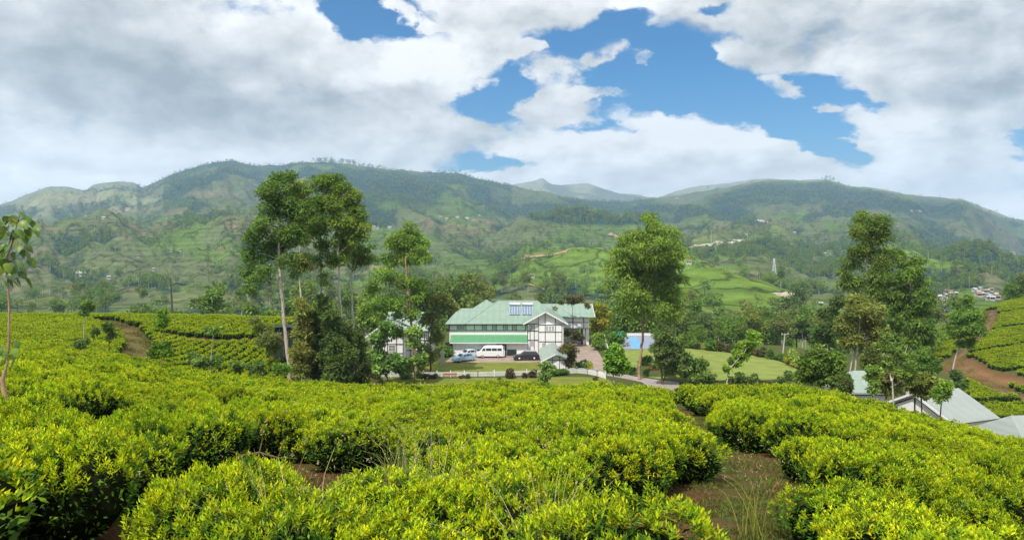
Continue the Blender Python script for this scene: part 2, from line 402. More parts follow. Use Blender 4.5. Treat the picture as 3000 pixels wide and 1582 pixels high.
class MB:
    """collects boxes, tubes and prisms and builds one mesh"""
    def __init__(s): s.v, s.f = [], []
    def raw(s, vs, fs):
        b = len(s.v); s.v += [tuple(v) for v in vs]; s.f += [tuple(i + b for i in f) for f in fs]; return s
    def box(s, x0, x1, y0, y1, z0, z1):
        return s.raw([(x0, y0, z0), (x1, y0, z0), (x1, y1, z0), (x0, y1, z0), (x0, y0, z1), (x1, y0, z1), (x1, y1, z1), (x0, y1, z1)],
                     [(0, 3, 2, 1), (4, 5, 6, 7), (0, 1, 5, 4), (1, 2, 6, 5), (2, 3, 7, 6), (3, 0, 4, 7)])
    def bar(s, a, b, w, h=None):
        """square bar from a to b"""
        h = h or w
        a, b = Vector(a), Vector(b); d = (b - a).normalized()
        up = Vector((0, 0, 1)) if abs(d.z) < 0.9 else Vector((0, 1, 0))
        sx_ = d.cross(up).normalized() * w / 2; sz = sx_.cross(d).normalized() * h / 2
        vs = [p + i * sx_ + j * sz for p in (a, b) for i, j in ((-1, -1), (1, -1), (1, 1), (-1, 1))]
        return s.raw(vs, [(0, 1, 2, 3), (7, 6, 5, 4), (0, 4, 5, 1), (1, 5, 6, 2), (2, 6, 7, 3), (3, 7, 4, 0)])
    def tube(s, pts, rad, n=7, cap=True):
        pts = [Vector(p) for p in pts]
        if not isinstance(rad, (list, tuple)): rad = [rad] * len(pts)
        b = len(s.v)
        for i, p in enumerate(pts):
            d = (pts[min(i + 1, len(pts) - 1)] - pts[max(i - 1, 0)]).normalized()
            up = Vector((1, 0, 0)) if abs(d.x) < 0.8 else Vector((0, 1, 0))
            a = d.cross(up).normalized(); c = d.cross(a).normalized()
            for k in range(n):
                t = 2 * pi * k / n
                s.v.append(tuple(p + (a * math.cos(t) + c * math.sin(t)) * rad[i]))
        for i in range(len(pts) - 1):
            for k in range(n):
                k2 = (k + 1) % n
                s.f.append((b + i * n + k, b + i * n + k2, b + (i + 1) * n + k2, b + (i + 1) * n + k))
        if cap:
            s.f.append(tuple(b + k for k in range(n))); s.f.append(tuple(b + (len(pts) - 1) * n + k for k in reversed(range(n))))
        return s
    def prism(s, prof, y0, y1):
        """profile [(x,z)] pushed from y0 to y1"""
        n = len(prof)
        vs = [(x, y0, z) for x, z in prof] + [(x, y1, z) for x, z in prof]
        fs = [tuple(range(n)), tuple(reversed(range(n, 2 * n)))] + [(i, n + i, n + (i + 1) % n, (i + 1) % n) for i in range(n)]
        return s.raw(vs, fs)
    def slab(s, quad, t):
        """thick sheet under the polygon given by its corner points"""
        q = [Vector(p) for p in quad]
        nrm = (q[1] - q[0]).cross(q[2] - q[0]).normalized()
        if nrm.z < 0: nrm = -nrm
        n = len(q)
        vs = q + [p - nrm * t for p in q]
        fs = [tuple(range(n)), tuple(reversed(range(n, 2 * n)))] + [(i, n + i, n + (i + 1) % n, (i + 1) % n) for i in range(n)]
        return s.raw(vs, fs)
    def lathe(s, prof, n=12, cx=0, cy=0):
        b = len(s.v)
        for r, z in prof:
            for k in range(n):
                t = 2 * pi * k / n; s.v.append((cx + r * math.cos(t), cy + r * math.sin(t), z))
        for i in range(len(prof) - 1):
            for k in range(n):
                k2 = (k + 1) % n; s.f.append((b + i * n + k, b + i * n + k2, b + (i + 1) * n + k2, b + (i + 1) * n + k))
        s.f.append(tuple(b + (len(prof) - 1) * n + k for k in range(n))); s.f.append(tuple(b + k for k in reversed(range(n))))
        return s
    def mesh(s, name, mat, smooth=False, bevel=0):
        me = bpy.data.meshes.new(name); me.from_pydata(s.v, [], s.f)
        me.materials.append(MATS[mat])
        if smooth: me.polygons.foreach_set('use_smooth', [True] * len(me.polygons))
        me.update(); return me
    def build(s, name, mat, parent=None, smooth=False, loc=None, label=None, kind=None):
        o = mobj(name, s.mesh(name, mat, smooth), parent)
        if loc is not None: o.location = loc
        return tag(o, label, None, None, kind)

# ------------------------------------------------------------------ the lie of the land
rng = np.random.default_rng(7)
def vnoise_grid(shape, fu, fv, seed, octv=5, rough=0.5, u0=0, v0=0, du=1, dv=1):
    """value noise fbm evaluated on a grid of coordinates (u0+i*du)*fu"""
    uu = (u0 + np.arange(shape[0]) * du); vv = (v0 + np.arange(shape[1]) * dv)
    U, V = np.meshgrid(uu, vv, indexing='ij')
    return vnoise(U * fu, V * fv, seed, octv, rough)
def vnoise(x, y, seed=0, octv=5, rough=0.5):
    x = np.asarray(x, float); y = np.asarray(y, float)
    tot = np.zeros(np.broadcast(x, y).shape); amp = 1.0; norm = 0
    for o in range(octv):
        xi = np.floor(x).astype(np.int64); yi = np.floor(y).astype(np.int64)
        fx = x - xi; fy = y - yi
        fx = fx * fx * fx * (fx * (fx * 6 - 15) + 10); fy = fy * fy * fy * (fy * (fy * 6 - 15) + 10)
        def h(a, b):
            n = (a * 374761393 + b * 668265263 + (seed + o * 17) * 1274126177) & 0xffffffff
            n = ((n ^ (n >> 13)) * 1274126177) & 0xffffffff
            return ((n ^ (n >> 16)) & 0xffff) / 65535.0
        v = (h(xi, yi) * (1 - fx) + h(xi + 1, yi) * fx) * (1 - fy) + (h(xi, yi + 1) * (1 - fx) + h(xi + 1, yi + 1) * fx) * fy
        tot += amp * (v * 2 - 1); norm += amp; amp *= rough; x = x * 2.03 + 11.3; y = y * 2.03 + 5.7
    return tot / norm

GZ = -20.3                                   # garden level, camera at 0
NEAR = {  # heights of the ground along each sight column: column px -> (slope, crest distance, [(Y, Z) ...])
    -900: (.088, 60, [(75, -8.0), (95, -8.6), (112, -9.4), (125, -11.0), (160, -25), (250, -50)]),
    0:    (.112, 60, [(75, -9.8), (95, -10.6), (112, -11.1), (125, -12.5), (160, -25), (250, -55)]),
    350:  (.126, 55, [(65, -11.0), (75, -11.6), (95, -11.6), (112, -11.1), (125, -12.6), (160, -25), (250, -55)]),
    600:  (.148, 52, [(62, -14.0), (75, -15.0), (80, -14.6), (95, -12.7), (112, -11.2), (125, -13.0), (160, -26), (250, -55)]),
    850:  (.157, 48, [(62, -14.0), (80, -15.6), (95, -13.5), (112, -11.6), (125, -13.5), (160, -28), (250, -50)]),
    1000: (.160, 46, [(62, -14.0), (82, -17.5), (95, -16.0), (112, -12.2), (125, -13.5), (160, -26), (250, -45)]),
    1080: (.160, 46, [(65, -15.0), (90, -20.3), (120, -20.3), (150, -20.3), (175, -24), (250, -42)]),
    1150: (.160, 45, [(65, -14.6), (88, GZ), (175, GZ), (200, -24), (250, -38)]),
    1500: (.160, 45, [(65, -14.6), (88, GZ), (175, GZ), (200, -24), (250, -36)]),
    2300: (.160, 42, [(62, -14.6), (88, GZ), (150, GZ), (180, -25), (250, -38)]),
    2450: (.170, 40, [(60, -14.6), (85, -20.4), (140, -21), (170, -25), (250, -40)]),
    2600: (.181, 36, [(55, -15.0), (85, -22), (130, -24), (170, -26), (200, -27), (250, -40)]),
    2720: (.192, 33, [(50, -14.6), (80, -22), (120, -24), (160, -24.5), (190, -25.0), (215, -27), (260, -42)]),
    2800: (.200, 30, [(45, -14.0), (70, -21), (100, -23.5), (150, -23.4), (180, -22.4), (200, -21.6), (215, -22.5), (260, -42)]),
    2900: (.207, 28, [(45, -14.0), (70, -21), (100, -23.5), (130, -23.0), (170, -20.3), (200, -17.8), (215, -18.4), (260, -38)]),
    3000: (.2145, 27, [(45, -14.0), (70, -21), (100, -23.2), (130, -21.6), (170, -18.6), (215, -14.9), (235, -17), (280, -38)]),
    3900: (.26, 22, [(45, -14.0), (70, -19), (100, -19), (170, -11), (235, -4), (280, -20)]),
}
def disp(l): return [(x * 1.165, y * 1.165) for x, y in l]
RIDGE = disp([(-800, 600), (-300, 560), (0, 515), (60, 485), (120, 465), (165, 464), (205, 473), (215, 474), (235, 458), (290, 450), (340, 452), (358, 466),
              (420, 437), (480, 418), (540, 403), (590, 401), (650, 412), (720, 411), (760, 406), (840, 404), (900, 415), (980, 422), (1060, 429),
              (1150, 431), (1200, 446), (1260, 460), (1330, 476), (1400, 492), (1480, 504), (1560, 506), (1620, 500), (1700, 489), (1760, 478), (1830, 468),
              (1900, 450), (1950, 447), (2010, 450), (2080, 447), (2130, 462), (2200, 470), (2280, 485), (2350, 492), (2420, 498),
              (2470, 520), (2540, 545), (2575, 552), (2800, 590), (3300, 600)])
BACK = disp([(-800, 640), (1100, 560), (1240, 470), (1290, 462), (1330, 455), (1350, 452), (1364, 443), (1380, 456), (1410, 463), (1450, 459), (1480, 456), (1520, 470),
             (1560, 482), (1620, 490), (1650, 494), (1700, 476), (1760, 466), (1830, 461), (1900, 452), (2000, 470), (2150, 520), (3300, 640)])
N_U, U0, DU = 1201, -1.2, 0.002
LY0, DLY, N_Y = math.log(1.5), 0.0065, 1305
uax = U0 + DU * np.arange(N_U); yax = np.exp(LY0 + DLY * np.arange(N_Y))
pxax = 1500 + uax * F
def build_H():
    cols = sorted(NEAR); prof = []
    far_first = {}
    for c in cols:
        s_, yc, kn = NEAR[c]
        ys = [1.0] + list(np.linspace(2, yc, 12)); zs = [-2.3 - s_ * y for y in ys]
        for (y, z) in kn: ys.append(y); zs.append(z)
        ys += [300.0]; zs += [zs[-1] - 4 if zs[-1] > -44 else -47.0]
        prof.append(np.interp(yax, ys, zs))
    prof = np.array(prof)                                     # (cols, N_Y)
    Hn = np.empty((N_U, N_Y))
    for j in range(N_Y): Hn[:, j] = np.interp(pxax, cols, prof[:, j])
    # far hills, first as picture rows along each sight column
    rpy = np.interp(pxax, *zip(*RIDGE)); bpy_ = np.interp(pxax, *zip(*BACK))
    ks = [(300, 1.15), (450, 1.0), (650, .84), (900, .66), (1300, .48), (1900, .32), (2700, .15), (3600, 0.0)]
    Hf = np.empty((N_U, N_Y))
    base0 = np.interp(pxax, [-900, 0, 900, 1500, 2000, 2600, 3000, 3900], [905, 905, 900, 880, 880, 900, 900, 900])
    jit = vnoise(pxax / 130.0, np.zeros_like(pxax) + 3.3, 5, 4) * 26
    for i in range(N_U):
        ys = [k for k, _ in ks]; ps = [rpy[i] + (base0[i] - rpy[i]) * q + (jit[i] if 0.1 < q < 0.9 else 0) for _, q in ks]
        ys += [4300, 6200, 7200]; ps += [max(rpy[i], bpy_[i]) + 30, bpy_[i], bpy_[i] + 90]
        p = np.interp(np.log(yax), np.log(ys), ps)
        Hf[i] = -(p - HZ) / F * yax
    return Hn, Hf
Hn, Hf = build_H()
def blur(A, k, axis):
    w = np.hanning(k + 2)[1:-1]; w /= w.sum()
    Ap = np.concatenate([np.repeat(np.take(A, [0], axis), k // 2, axis), A, np.repeat(np.take(A, [-1], axis), k // 2, axis)], axis)
    return np.apply_along_axis(lambda v: np.convolve(v, w, 'valid'), axis, Ap)
Hn = blur(blur(Hn, 15, 1), 25, 0)
Hf = blur(blur(Hf, 17, 1), 5, 0)
Ug, Yg = np.meshgrid(uax, yax, indexing='ij'); Xg = Ug * Yg; LYg = np.log(Yg)
# spurs and gullies of the big slopes; none at the crests so that the skyline keeps its line
env = np.clip((LYg - math.log(420)) / 0.8, 0, 1) * np.clip((math.log(3650) - LYg) / 0.35, 0.0, 1)
spur = 1 - np.abs(vnoise(Ug * 9.0 + 0.35 * LYg, LYg * 2.2, 21, 5, 0.5)) * 2.2
knob = vnoise(Ug * 6.5, LYg * 6.0, 33, 5, 0.46)
Hf = Hf + env * Yg * (0.023 * (spur - 0.45) + 0.013 * knob)
back_env = np.clip((LYg - math.log(3650)) / 0.2, 0, 1)
Hf = Hf + back_env * Yg * 0.004 * vnoise(Ug * 25, LYg * 12, 8, 5)
crest_env = np.clip((LYg - math.log(2600)) / 0.3, 0, 1) * (1 - back_env)
Hf += crest_env * Yg * 0.0016 * vnoise(Ug * 60, LYg * 30, 9, 3)
def bump(H, px, Y, dz, sx_, sy_, p=2.0):
    X = (px - 1500) / F * Y
    d = (np.abs(Xg - X) / sx_) ** p + (np.abs(Yg - Y) / sy_) ** p
    return H + dz * np.exp(-d)
Hf = bump(Hf, 2075, 520, 17, 52, 60)         # round tea hill right of the big tree
Hf = bump(Hf, 1850, 720, 26, 110, 70)        # long tea spur behind the house
Hf = bump(Hf, 2905, 880, 26, 66, 90)         # dark wooded knoll far right
Hf = bump(Hf, 2700, 760, 24, 45, 90)
Hf = bump(Hf, 1800, 1500, 38, 220, 150)
Hf = bump(Hf, 2150, 1150, 22, 160, 110)
Hf = bump(Hf, 350, 1250, 45, 130, 200)
Hf = bump(Hf, 700, 1050, 30, 120, 150)
bl = np.clip((LYg - math.log(262)) / (math.log(330) - math.log(262)), 0, 1); bl = bl * bl * (3 - 2 * bl)
H = Hn * (1 - bl) + Hf * bl
rough_near = np.clip((Yg - 5) / 20, 0, 1) * np.clip((60 - Yg) / 20, 0, 1)
H += rough_near * 0.25 * vnoise(Xg / 9, Yg / 9, 4, 3)
flat_mask = (Yg > 88) & (Yg < 176) & (pxax[:, None] > 1085) & (pxax[:, None] < 2330)

def hgt(x, y):
    x = np.asarray(x, float); y = np.asarray(y, float)
    i = np.clip((x / y - U0) / DU, 0, N_U - 1.001); j = np.clip((np.log(y) - LY0) / DLY, 0, N_Y - 1.001)
    i0 = i.astype(int); j0 = j.astype(int); fi = i - i0; fj = j - j0
    return (H[i0, j0] * (1 - fi) + H[i0 + 1, j0] * fi) * (1 - fj) + (H[i0, j0 + 1] * (1 - fi) + H[i0 + 1, j0 + 1] * fi) * fj
def hz(x, y): return float(hgt(x, y))
def at(px, py, Y):
    """the point at distance Y that the photograph shows at px, py"""
    return Vector(((px - 1500) / F * Y, Y, -(py - HZ) / F * Y))
def gnd(px, Y, dz=0.0):
    x = (px - 1500) / F * Y
    return Vector((x, Y, hz(x, Y) + dz))
def G(px, py, z=GZ):
    Y = -z * F / (py - HZ); return Vector(((px - 1500) / F * Y, Y, z))
def hit(px, py, ymin=250.0, ymax=7000.0):
    """first place where the sight line meets the ground beyond ymin"""
    ys = np.exp(np.arange(math.log(ymin), math.log(ymax), 0.004))
    x = (px - 1500) / F * ys
    d = hgt(x, ys) + (py - HZ) / F * ys
    k = np.argmax(d > 0)
    if d[k] <= 0: return None
    return Vector((x[k], ys[k], float(hgt(x[k], ys[k]))))

# land cover colour per ground point, plus painted haze, cloud shadow and sunlight
def smooth01(v, a, b):
    t = np.clip((v - a) / (b - a), 0, 1); return t * t * (3 - 2 * t)
COVN = vnoise(Ug * 14, LYg * 7, 51, 6, 0.6)
COVB = vnoise(Ug * 5, LYg * 4, 52, 4, 0.55)
def cover():
    """returns forest amount and colour on the grid"""
    px = pxax[:, None] + 0 * Yg; py = HZ - H / Yg * F
    Hb = blur(blur(H / Yg, 61, 0), 45, 1); cv = (H / Yg - Hb) * 100          # spurs positive, gullies negative
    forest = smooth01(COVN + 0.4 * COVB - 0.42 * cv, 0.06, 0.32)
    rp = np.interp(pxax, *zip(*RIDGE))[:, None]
    high = smooth01(rp + 135 - py, 0, 60) * (px > 400) * (px < 1500)  # forest thickened on upper slopes, its dark colour standing in for cloud shadow
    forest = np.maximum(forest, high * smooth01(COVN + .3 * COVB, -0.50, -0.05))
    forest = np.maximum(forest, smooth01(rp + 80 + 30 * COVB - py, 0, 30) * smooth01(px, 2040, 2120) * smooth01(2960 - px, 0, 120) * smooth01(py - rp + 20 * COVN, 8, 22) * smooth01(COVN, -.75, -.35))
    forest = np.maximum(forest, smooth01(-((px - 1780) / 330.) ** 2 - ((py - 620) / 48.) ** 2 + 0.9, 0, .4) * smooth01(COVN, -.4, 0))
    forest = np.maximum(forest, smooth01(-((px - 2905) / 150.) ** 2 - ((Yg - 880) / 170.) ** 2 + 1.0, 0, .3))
    forest = forest * (1 - 0.9 * smooth01(-((px - 2075) / 230.) ** 2 - ((Yg - 520) / 110.) ** 2 + 1.0, 0, .4))
    forest = forest * (1 - 0.8 * smooth01(-((px - 1830) / 330.) ** 2 - ((Yg - 690) / 110.) ** 2 + 1.0, 0, .4))
    tea_n = smooth01(vnoise(Ug * 11, LYg * 8, 77, 5, 0.55), -0.1, 0.35)
    dry_n = smooth01(vnoise(Ug * 9, LYg * 10, 78, 5, 0.6), 0.12, 0.45)
    tea = np.array([0.092, 0.150, 0.032]); grass = np.array([0.105, 0.130, 0.055]); dry = np.array([0.195, 0.150, 0.085]); fo = np.array([0.026, 0.056, 0.042])  # forest colour holds extra blue in place of distance haze
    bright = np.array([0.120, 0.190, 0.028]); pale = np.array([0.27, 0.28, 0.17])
    c = grass[None, None] * (1 - tea_n[..., None]) + tea * tea_n[..., None]
    d = (dry_n * (0.30 * (px < 1500) + 0.35))[..., None]; d = np.clip(d, 0, 0.9)
    c = c * (1 - d) + dry * d
    br = np.maximum(smooth01(-((px - 2075) / 260.) ** 2 - ((Yg - 500) / 160.) ** 2 + 1.0, 0, .4),
                    smooth01(-((px - 1800) / 360.) ** 2 - ((Yg - 650) / 160.) ** 2 + 1.0, 0, .4))
    br = np.maximum(br, smooth01(-((px - 2700) / 160.) ** 2 - ((Yg - 740) / 150.) ** 2 + 1.0, 0, .4) * .9)
    c = c * (1 - br[..., None]) + bright * br[..., None]
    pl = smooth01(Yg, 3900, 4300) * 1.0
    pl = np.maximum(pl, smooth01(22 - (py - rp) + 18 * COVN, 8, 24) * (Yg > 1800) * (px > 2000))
    pl = np.maximum(pl, 0.6 * smooth01(120 - (py - rp), 0, 60) * (px < 480) * (Yg > 1200))  # left summit paled, its sunlight put into the colour
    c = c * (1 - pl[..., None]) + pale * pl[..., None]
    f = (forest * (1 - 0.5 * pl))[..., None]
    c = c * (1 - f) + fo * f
    return forest * (1 - (Yg > 3900)), c
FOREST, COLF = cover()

def grid_mesh(name, j0, j1, sj, i0, i1, si, mat, cols):
    ii = np.arange(i0, i1, si); jj = np.arange(j0, j1, sj)
    if jj[-1] != j1 - 1: jj = np.append(jj, j1 - 1)
    V = np.stack([Xg[np.ix_(ii, jj)], Yg[np.ix_(ii, jj)], H[np.ix_(ii, jj)]], -1).reshape(-1, 3)
    nI, nJ = len(ii), len(jj)
    a = (np.arange(nI - 1)[:, None] * nJ + np.arange(nJ - 1)[None]).ravel()
    q = np.stack([a, a + nJ, a + nJ + 1, a + 1], 1)
    return np_mesh(name, V, [q], mat, cols=cols[np.ix_(ii, jj)].reshape(-1, cols.shape[-1]), smooth=True)
def jy(Y): return int(round((math.log(Y) - LY0) / DLY))
JS = jy(262)
coln = np.zeros((N_U, N_Y, 4), np.float32)
# on the plantation the bare soil shows between the bushes; elsewhere rough grass, a red bank and paths
pxg = pxax[:, None] + 0 * Yg
rough = ((Yg > 62) & (pxg > 860) & (pxg < 1085)) | ((Yg > 150) & (pxg > 1085) & (pxg < 2750)) | ((Yg > 126) & (pxg < 900)) | ((Yg > 60) & (pxg > 1070) & (pxg < 2720))
rough |= (Yg > 60) & (pxg >= 2720)
coln[rough] = (0.075, 0.095, 0.025, 0.85)
bank = (np.abs(pxg - 1070) < 24) & (Yg > 84) & (Yg < 128); coln[bank] = (0.20, 0.10, 0.045, 0.8)
PATHS = []                                   # (points, half width) of bare paths that no bush grows on
def path_pts(pl):
    return [(p.x, p.y) for p in pl]
PATHS.append((path_pts([gnd(2235, 4.2), gnd(2235, 6.5), gnd(2235, 8.0), gnd(2235, 9.5), gnd(2225, 10.6), gnd(2200, 12.5), gnd(2150, 15.5), gnd(2075, 19), gnd(2035, 24), gnd(1990, 32), gnd(1965, 46)]), 0.62))
PATHS.append((path_pts([gnd(395, 66), gnd(392, 76), gnd(410, 84), gnd(400, 92), gnd(370, 100), gnd(300, 108)]), 1.25))
RIGHT_PATH = [gnd(3080, 104), gnd(2960, 112), gnd(2890, 122), gnd(2830, 132), gnd(2795, 146), gnd(2830, 160), gnd(2880, 172), gnd(2905, 184), gnd(2905, 200), gnd(2885, 206)]
PATHS.append((path_pts(RIGHT_PATH), 1.15))
def seg_dist(x, y, pts):
    d = np.full(np.shape(x), 1e9)
    for (x0, y0), (x1, y1) in zip(pts[:-1], pts[1:]):
        vx, vy = x1 - x0, y1 - y0; t = np.clip(((x - x0) * vx + (y - y0) * vy) / (vx * vx + vy * vy), 0, 1)
        d = np.minimum(d, np.hypot(x - x0 - t * vx, y - y0 - t * vy))
    return d
for k, (pts, hw) in enumerate(PATHS):
    d = seg_dist(Xg[:, :JS], Yg[:, :JS], pts)
    c_ = [(0.085, 0.075, 0.028), (0.145, 0.115, 0.042), (0.20, 0.125, 0.07)][k]
    nz_p = vnoise(Xg[:, :JS] / 1.1, Yg[:, :JS] / 1.1, 71 + k, 4)
    w_ = np.clip(1.2 - d / hw + .45 * nz_p, 0, 1) * np.clip([0.55, 0.75, 0.85][k] + .5 * nz_p, 0, 1)
    sel = w_ > 0.02
    sub = coln[:, :JS]
    sub[sel] = np.concatenate([np.tile(c_, (sel.sum(), 1)), w_[sel][:, None]], 1)
bk = [(gnd(3060, 116).x, 116), (gnd(2960, 120).x, 120), (gnd(2890, 128).x, 128), (gnd(2830, 137).x, 137), (gnd(2800, 147).x, 147)]
d = seg_dist(Xg[:, :JS], Yg[:, :JS], bk); w_ = np.clip(1.2 - d / 3.4, 0, 1) * .9 * (0.75 + 0.5 * vnoise(Xg[:, :JS] / 2.5, Yg[:, :JS] / 2.5, 61, 3))
sub = coln[:, :JS]; sel = w_ > .05; sub[sel] = np.concatenate([np.tile((.24, .125, .06), (sel.sum(), 1)), np.clip(w_[sel], 0, 1)[:, None]], 1)
me = grid_mesh('ground', 0, JS + 1, 2, 0, N_U, 2, 'plantation_soil', coln)
tag(mobj('ground', me), kind='structure')
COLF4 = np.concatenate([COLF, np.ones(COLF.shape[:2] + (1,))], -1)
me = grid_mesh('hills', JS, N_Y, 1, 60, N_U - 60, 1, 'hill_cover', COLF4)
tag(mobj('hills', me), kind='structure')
# slope behind and beside the camera
b_ = MB(); b_.raw([(-400, -300, 4), (400, -300, 4), (60, 1.5, -2.56), (-60, 1.5, -2.56)], [(0, 1, 2, 3)])
b_.raw([(-60, 1.5, -2.56), (-1.8, 1.5, -2.56), (-310, 262, -48)], [(0, 1, 2)]); b_.raw([(1.8, 1.5, -2.6), (60, 1.5, -2.56), (310, 262, -48)], [(0, 1, 2)])
b_.build('hillside', 'plantation_soil', kind='structure')

# ------------------------------------------------------------------ leaves
def unit(v): return v / np.maximum(np.linalg.norm(v, axis=-1, keepdims=True), 1e-9)
def leaves(pos, axis, nrm, L, Wd, col, fold=0.25, droop=0.2, detail=True):
    """one leaf per row: base at pos, pointing along axis; folded and curved when detail"""
    n = len(pos)
    axis = unit(axis); side = unit(np.cross(axis, nrm)); up = np.cross(side, axis)
    L = np.broadcast_to(np.asarray(L, float), (n,))[:, None]; Wd = np.broadcast_to(np.asarray(Wd, float), (n,))[:, None]
    if detail:
        tip = pos + axis * L - up * L * droop
        mid = pos + axis * L * 0.5 - up * Wd * fold
        lf = pos + axis * L * 0.45 + side * Wd * 0.5; rt = pos + axis * L * 0.45 - side * Wd * 0.5
        V = np.stack([pos, lf, mid, rt, tip], 1).reshape(-1, 3)
        b = np.arange(n)[:, None] * 5
        f = np.concatenate([b + [0, 1, 2], b + [0, 2, 3], b + [1, 4, 2], b + [2, 4, 3]], 0)
        return V, f, np.repeat(col, 5, 0)
    tip = pos + axis * L
    lf = pos + axis * L * 0.5 + side * Wd * 0.5; rt = pos + axis * L * 0.5 - side * Wd * 0.5
    V = np.stack([pos, lf, tip, rt], 1).reshape(-1, 3)
    b = np.arange(n)[:, None] * 4
    return V, b + [0, 1, 2, 3], np.repeat(col, 4, 0)
def rdir(r, n):
    v = r.normal(size=(n, 3)); return unit(v)
YOUNG = np.array([[0.40, 0.50, 0.010], [0.29, 0.42, 0.012], [0.50, 0.54, 0.014], [0.17, 0.32, 0.014]])
MATURE = np.array([[0.050, 0.120, 0.012], [0.028, 0.078, 0.012], [0.075, 0.160, 0.016]])

def tea_mesh(name, seed, n_sh, n_mat, ls, detail, Rr=0.82, Hh=0.95, core=True):
    r = np.random.default_rng(seed)
    def surf(n, top):
        ph = r.uniform(0, 2 * pi, n)
        lump = 1 + 0.13 * np.sin(ph * 3 + seed) + 0.09 * np.sin(ph * 5 + seed * 2.1)
        if top:
            rr = np.sqrt(r.uniform(0, 1, n)) * 1.02
            z = Hh * (1 - 0.30 * rr ** 3.8)
        else:
            t = r.uniform(0, 1, n); rr = 1.0 - 0.30 * t ** 1.5; z = Hh * (0.66 - 0.52 * t)
        x = rr * Rr * lump * np.cos(ph); y = rr * Rr * lump * np.sin(ph)
        z = z + 0.045 * np.sin(x * 9 + seed) * np.cos(y * 8 + seed * 1.7) + 0.035 * np.sin(x * 21 + 1) * np.sin(y * 19 + seed) + r.normal(0, 0.018, n)
        out = np.stack([np.cos(ph), np.sin(ph), np.zeros(n)], 1)
        return np.stack([x, y, z], 1), out, rr
    ncl = 85 if detail else 42
    kc, _, _ = surf(ncl, True); kh = r.uniform(-.09, .09, ncl)
    Vs, Fs, Cs = [], [], []; nb = 0
    def add(t):
        nonlocal nb
        V, f, c = t; Vs.append(V); Fs.append(f + nb); Cs.append(c); nb += len(V)
    # young shoots on the plucking table: sprays of upright leaves
    p, out, rr = surf(n_sh, True)
    # shoots stand in tufts of uneven height with darker hollows between
    dk = np.hypot(p[:, 0, None] - kc[None, :, 0], p[:, 1, None] - kc[None, :, 1]); ki = dk.argmin(1); dm = dk.min(1)
    p[:, :2] = p[:, :2] + (kc[ki, :2] - p[:, :2]) * .35
    p[:, 2] += kh[ki] * .8 - .9 * dm ** 1.2 * .6
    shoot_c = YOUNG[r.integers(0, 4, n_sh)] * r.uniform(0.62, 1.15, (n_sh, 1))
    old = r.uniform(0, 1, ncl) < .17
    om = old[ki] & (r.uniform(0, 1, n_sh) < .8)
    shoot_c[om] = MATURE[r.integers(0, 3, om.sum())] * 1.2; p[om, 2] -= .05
    tilt = unit(np.stack([np.zeros(n_sh), np.zeros(n_sh), np.ones(n_sh)], 1) + out * (rr[:, None] ** 3) * 0.7 + r.normal(0, 0.18, (n_sh, 3)))
    ph0 = r.uniform(0, 2 * pi, n_sh)
    per = 4 if detail else 2
    for k in range(per):
        ang = ph0 + k * 2.3
        h = np.stack([np.cos(ang), np.sin(ang), np.zeros(n_sh)], 1)
        sp = [0.25, 0.65, 0.95, 1.3][k] if detail else 0.6
        ax = tilt + h * sp * r.uniform(0.7, 1.3, (n_sh, 1))
        L = ls * r.uniform(0.75, 1.15, n_sh) * ([0.8, 1.0, 1.15, 1.2][k] if detail else 1)
        base = p + tilt * (0.030 * ls / 0.07) * (3 - k if detail else 1)
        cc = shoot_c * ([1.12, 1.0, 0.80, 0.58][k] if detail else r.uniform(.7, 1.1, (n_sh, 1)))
        add(leaves(base, ax, tilt + r.normal(0, .2, (n_sh, 3)), L, L * 0.36, cc, detail=detail, droop=0.18))
    # full-grown darker leaves below the table and down the sides
    for top, n, sink in ((True, n_mat // 2, 0.07), (False, n_mat, 0.0)):
        p, out, rr = surf(n, top)
        p = p - np.array([0, 0, 1.0]) * r.uniform(0, 1, (n, 1)) * sink * 1.5 - out * r.uniform(0, .12, (n, 1))
        ax = out * (0.8 if not top else 0.4) + r.normal(0, 0.5, (n, 3)) + np.array([0, 0, 0.35])
        nn = np.array([0, 0, 1.0]) + out * 0.4 + r.normal(0, 0.35, (n, 3))
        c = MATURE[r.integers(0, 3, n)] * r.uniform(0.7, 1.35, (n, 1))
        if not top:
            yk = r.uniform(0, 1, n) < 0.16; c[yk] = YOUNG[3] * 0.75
        L = ls * 1.25 * r.uniform(0.8, 1.25, n)
        add(leaves(p, ax, nn, L, L * 0.42, c, detail=detail, droop=0.3))
    V = np.concatenate(Vs); Fq = np.concatenate(Fs); Cc = np.concatenate(Cs)
    if core:
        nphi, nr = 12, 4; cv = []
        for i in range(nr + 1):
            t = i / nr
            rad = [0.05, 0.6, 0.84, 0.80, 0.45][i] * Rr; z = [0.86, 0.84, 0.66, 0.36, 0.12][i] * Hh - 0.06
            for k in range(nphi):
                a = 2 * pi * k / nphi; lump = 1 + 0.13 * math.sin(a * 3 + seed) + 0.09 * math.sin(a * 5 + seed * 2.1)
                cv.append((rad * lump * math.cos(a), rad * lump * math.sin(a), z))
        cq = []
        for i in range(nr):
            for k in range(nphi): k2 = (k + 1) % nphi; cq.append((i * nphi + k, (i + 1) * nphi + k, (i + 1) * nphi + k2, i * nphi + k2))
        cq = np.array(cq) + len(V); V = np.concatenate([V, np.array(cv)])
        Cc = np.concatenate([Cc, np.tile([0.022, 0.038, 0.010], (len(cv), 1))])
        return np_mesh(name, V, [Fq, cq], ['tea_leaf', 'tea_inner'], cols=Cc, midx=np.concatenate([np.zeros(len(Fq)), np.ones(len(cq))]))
    return np_mesh(name, V, [Fq], 'tea_leaf', cols=Cc)
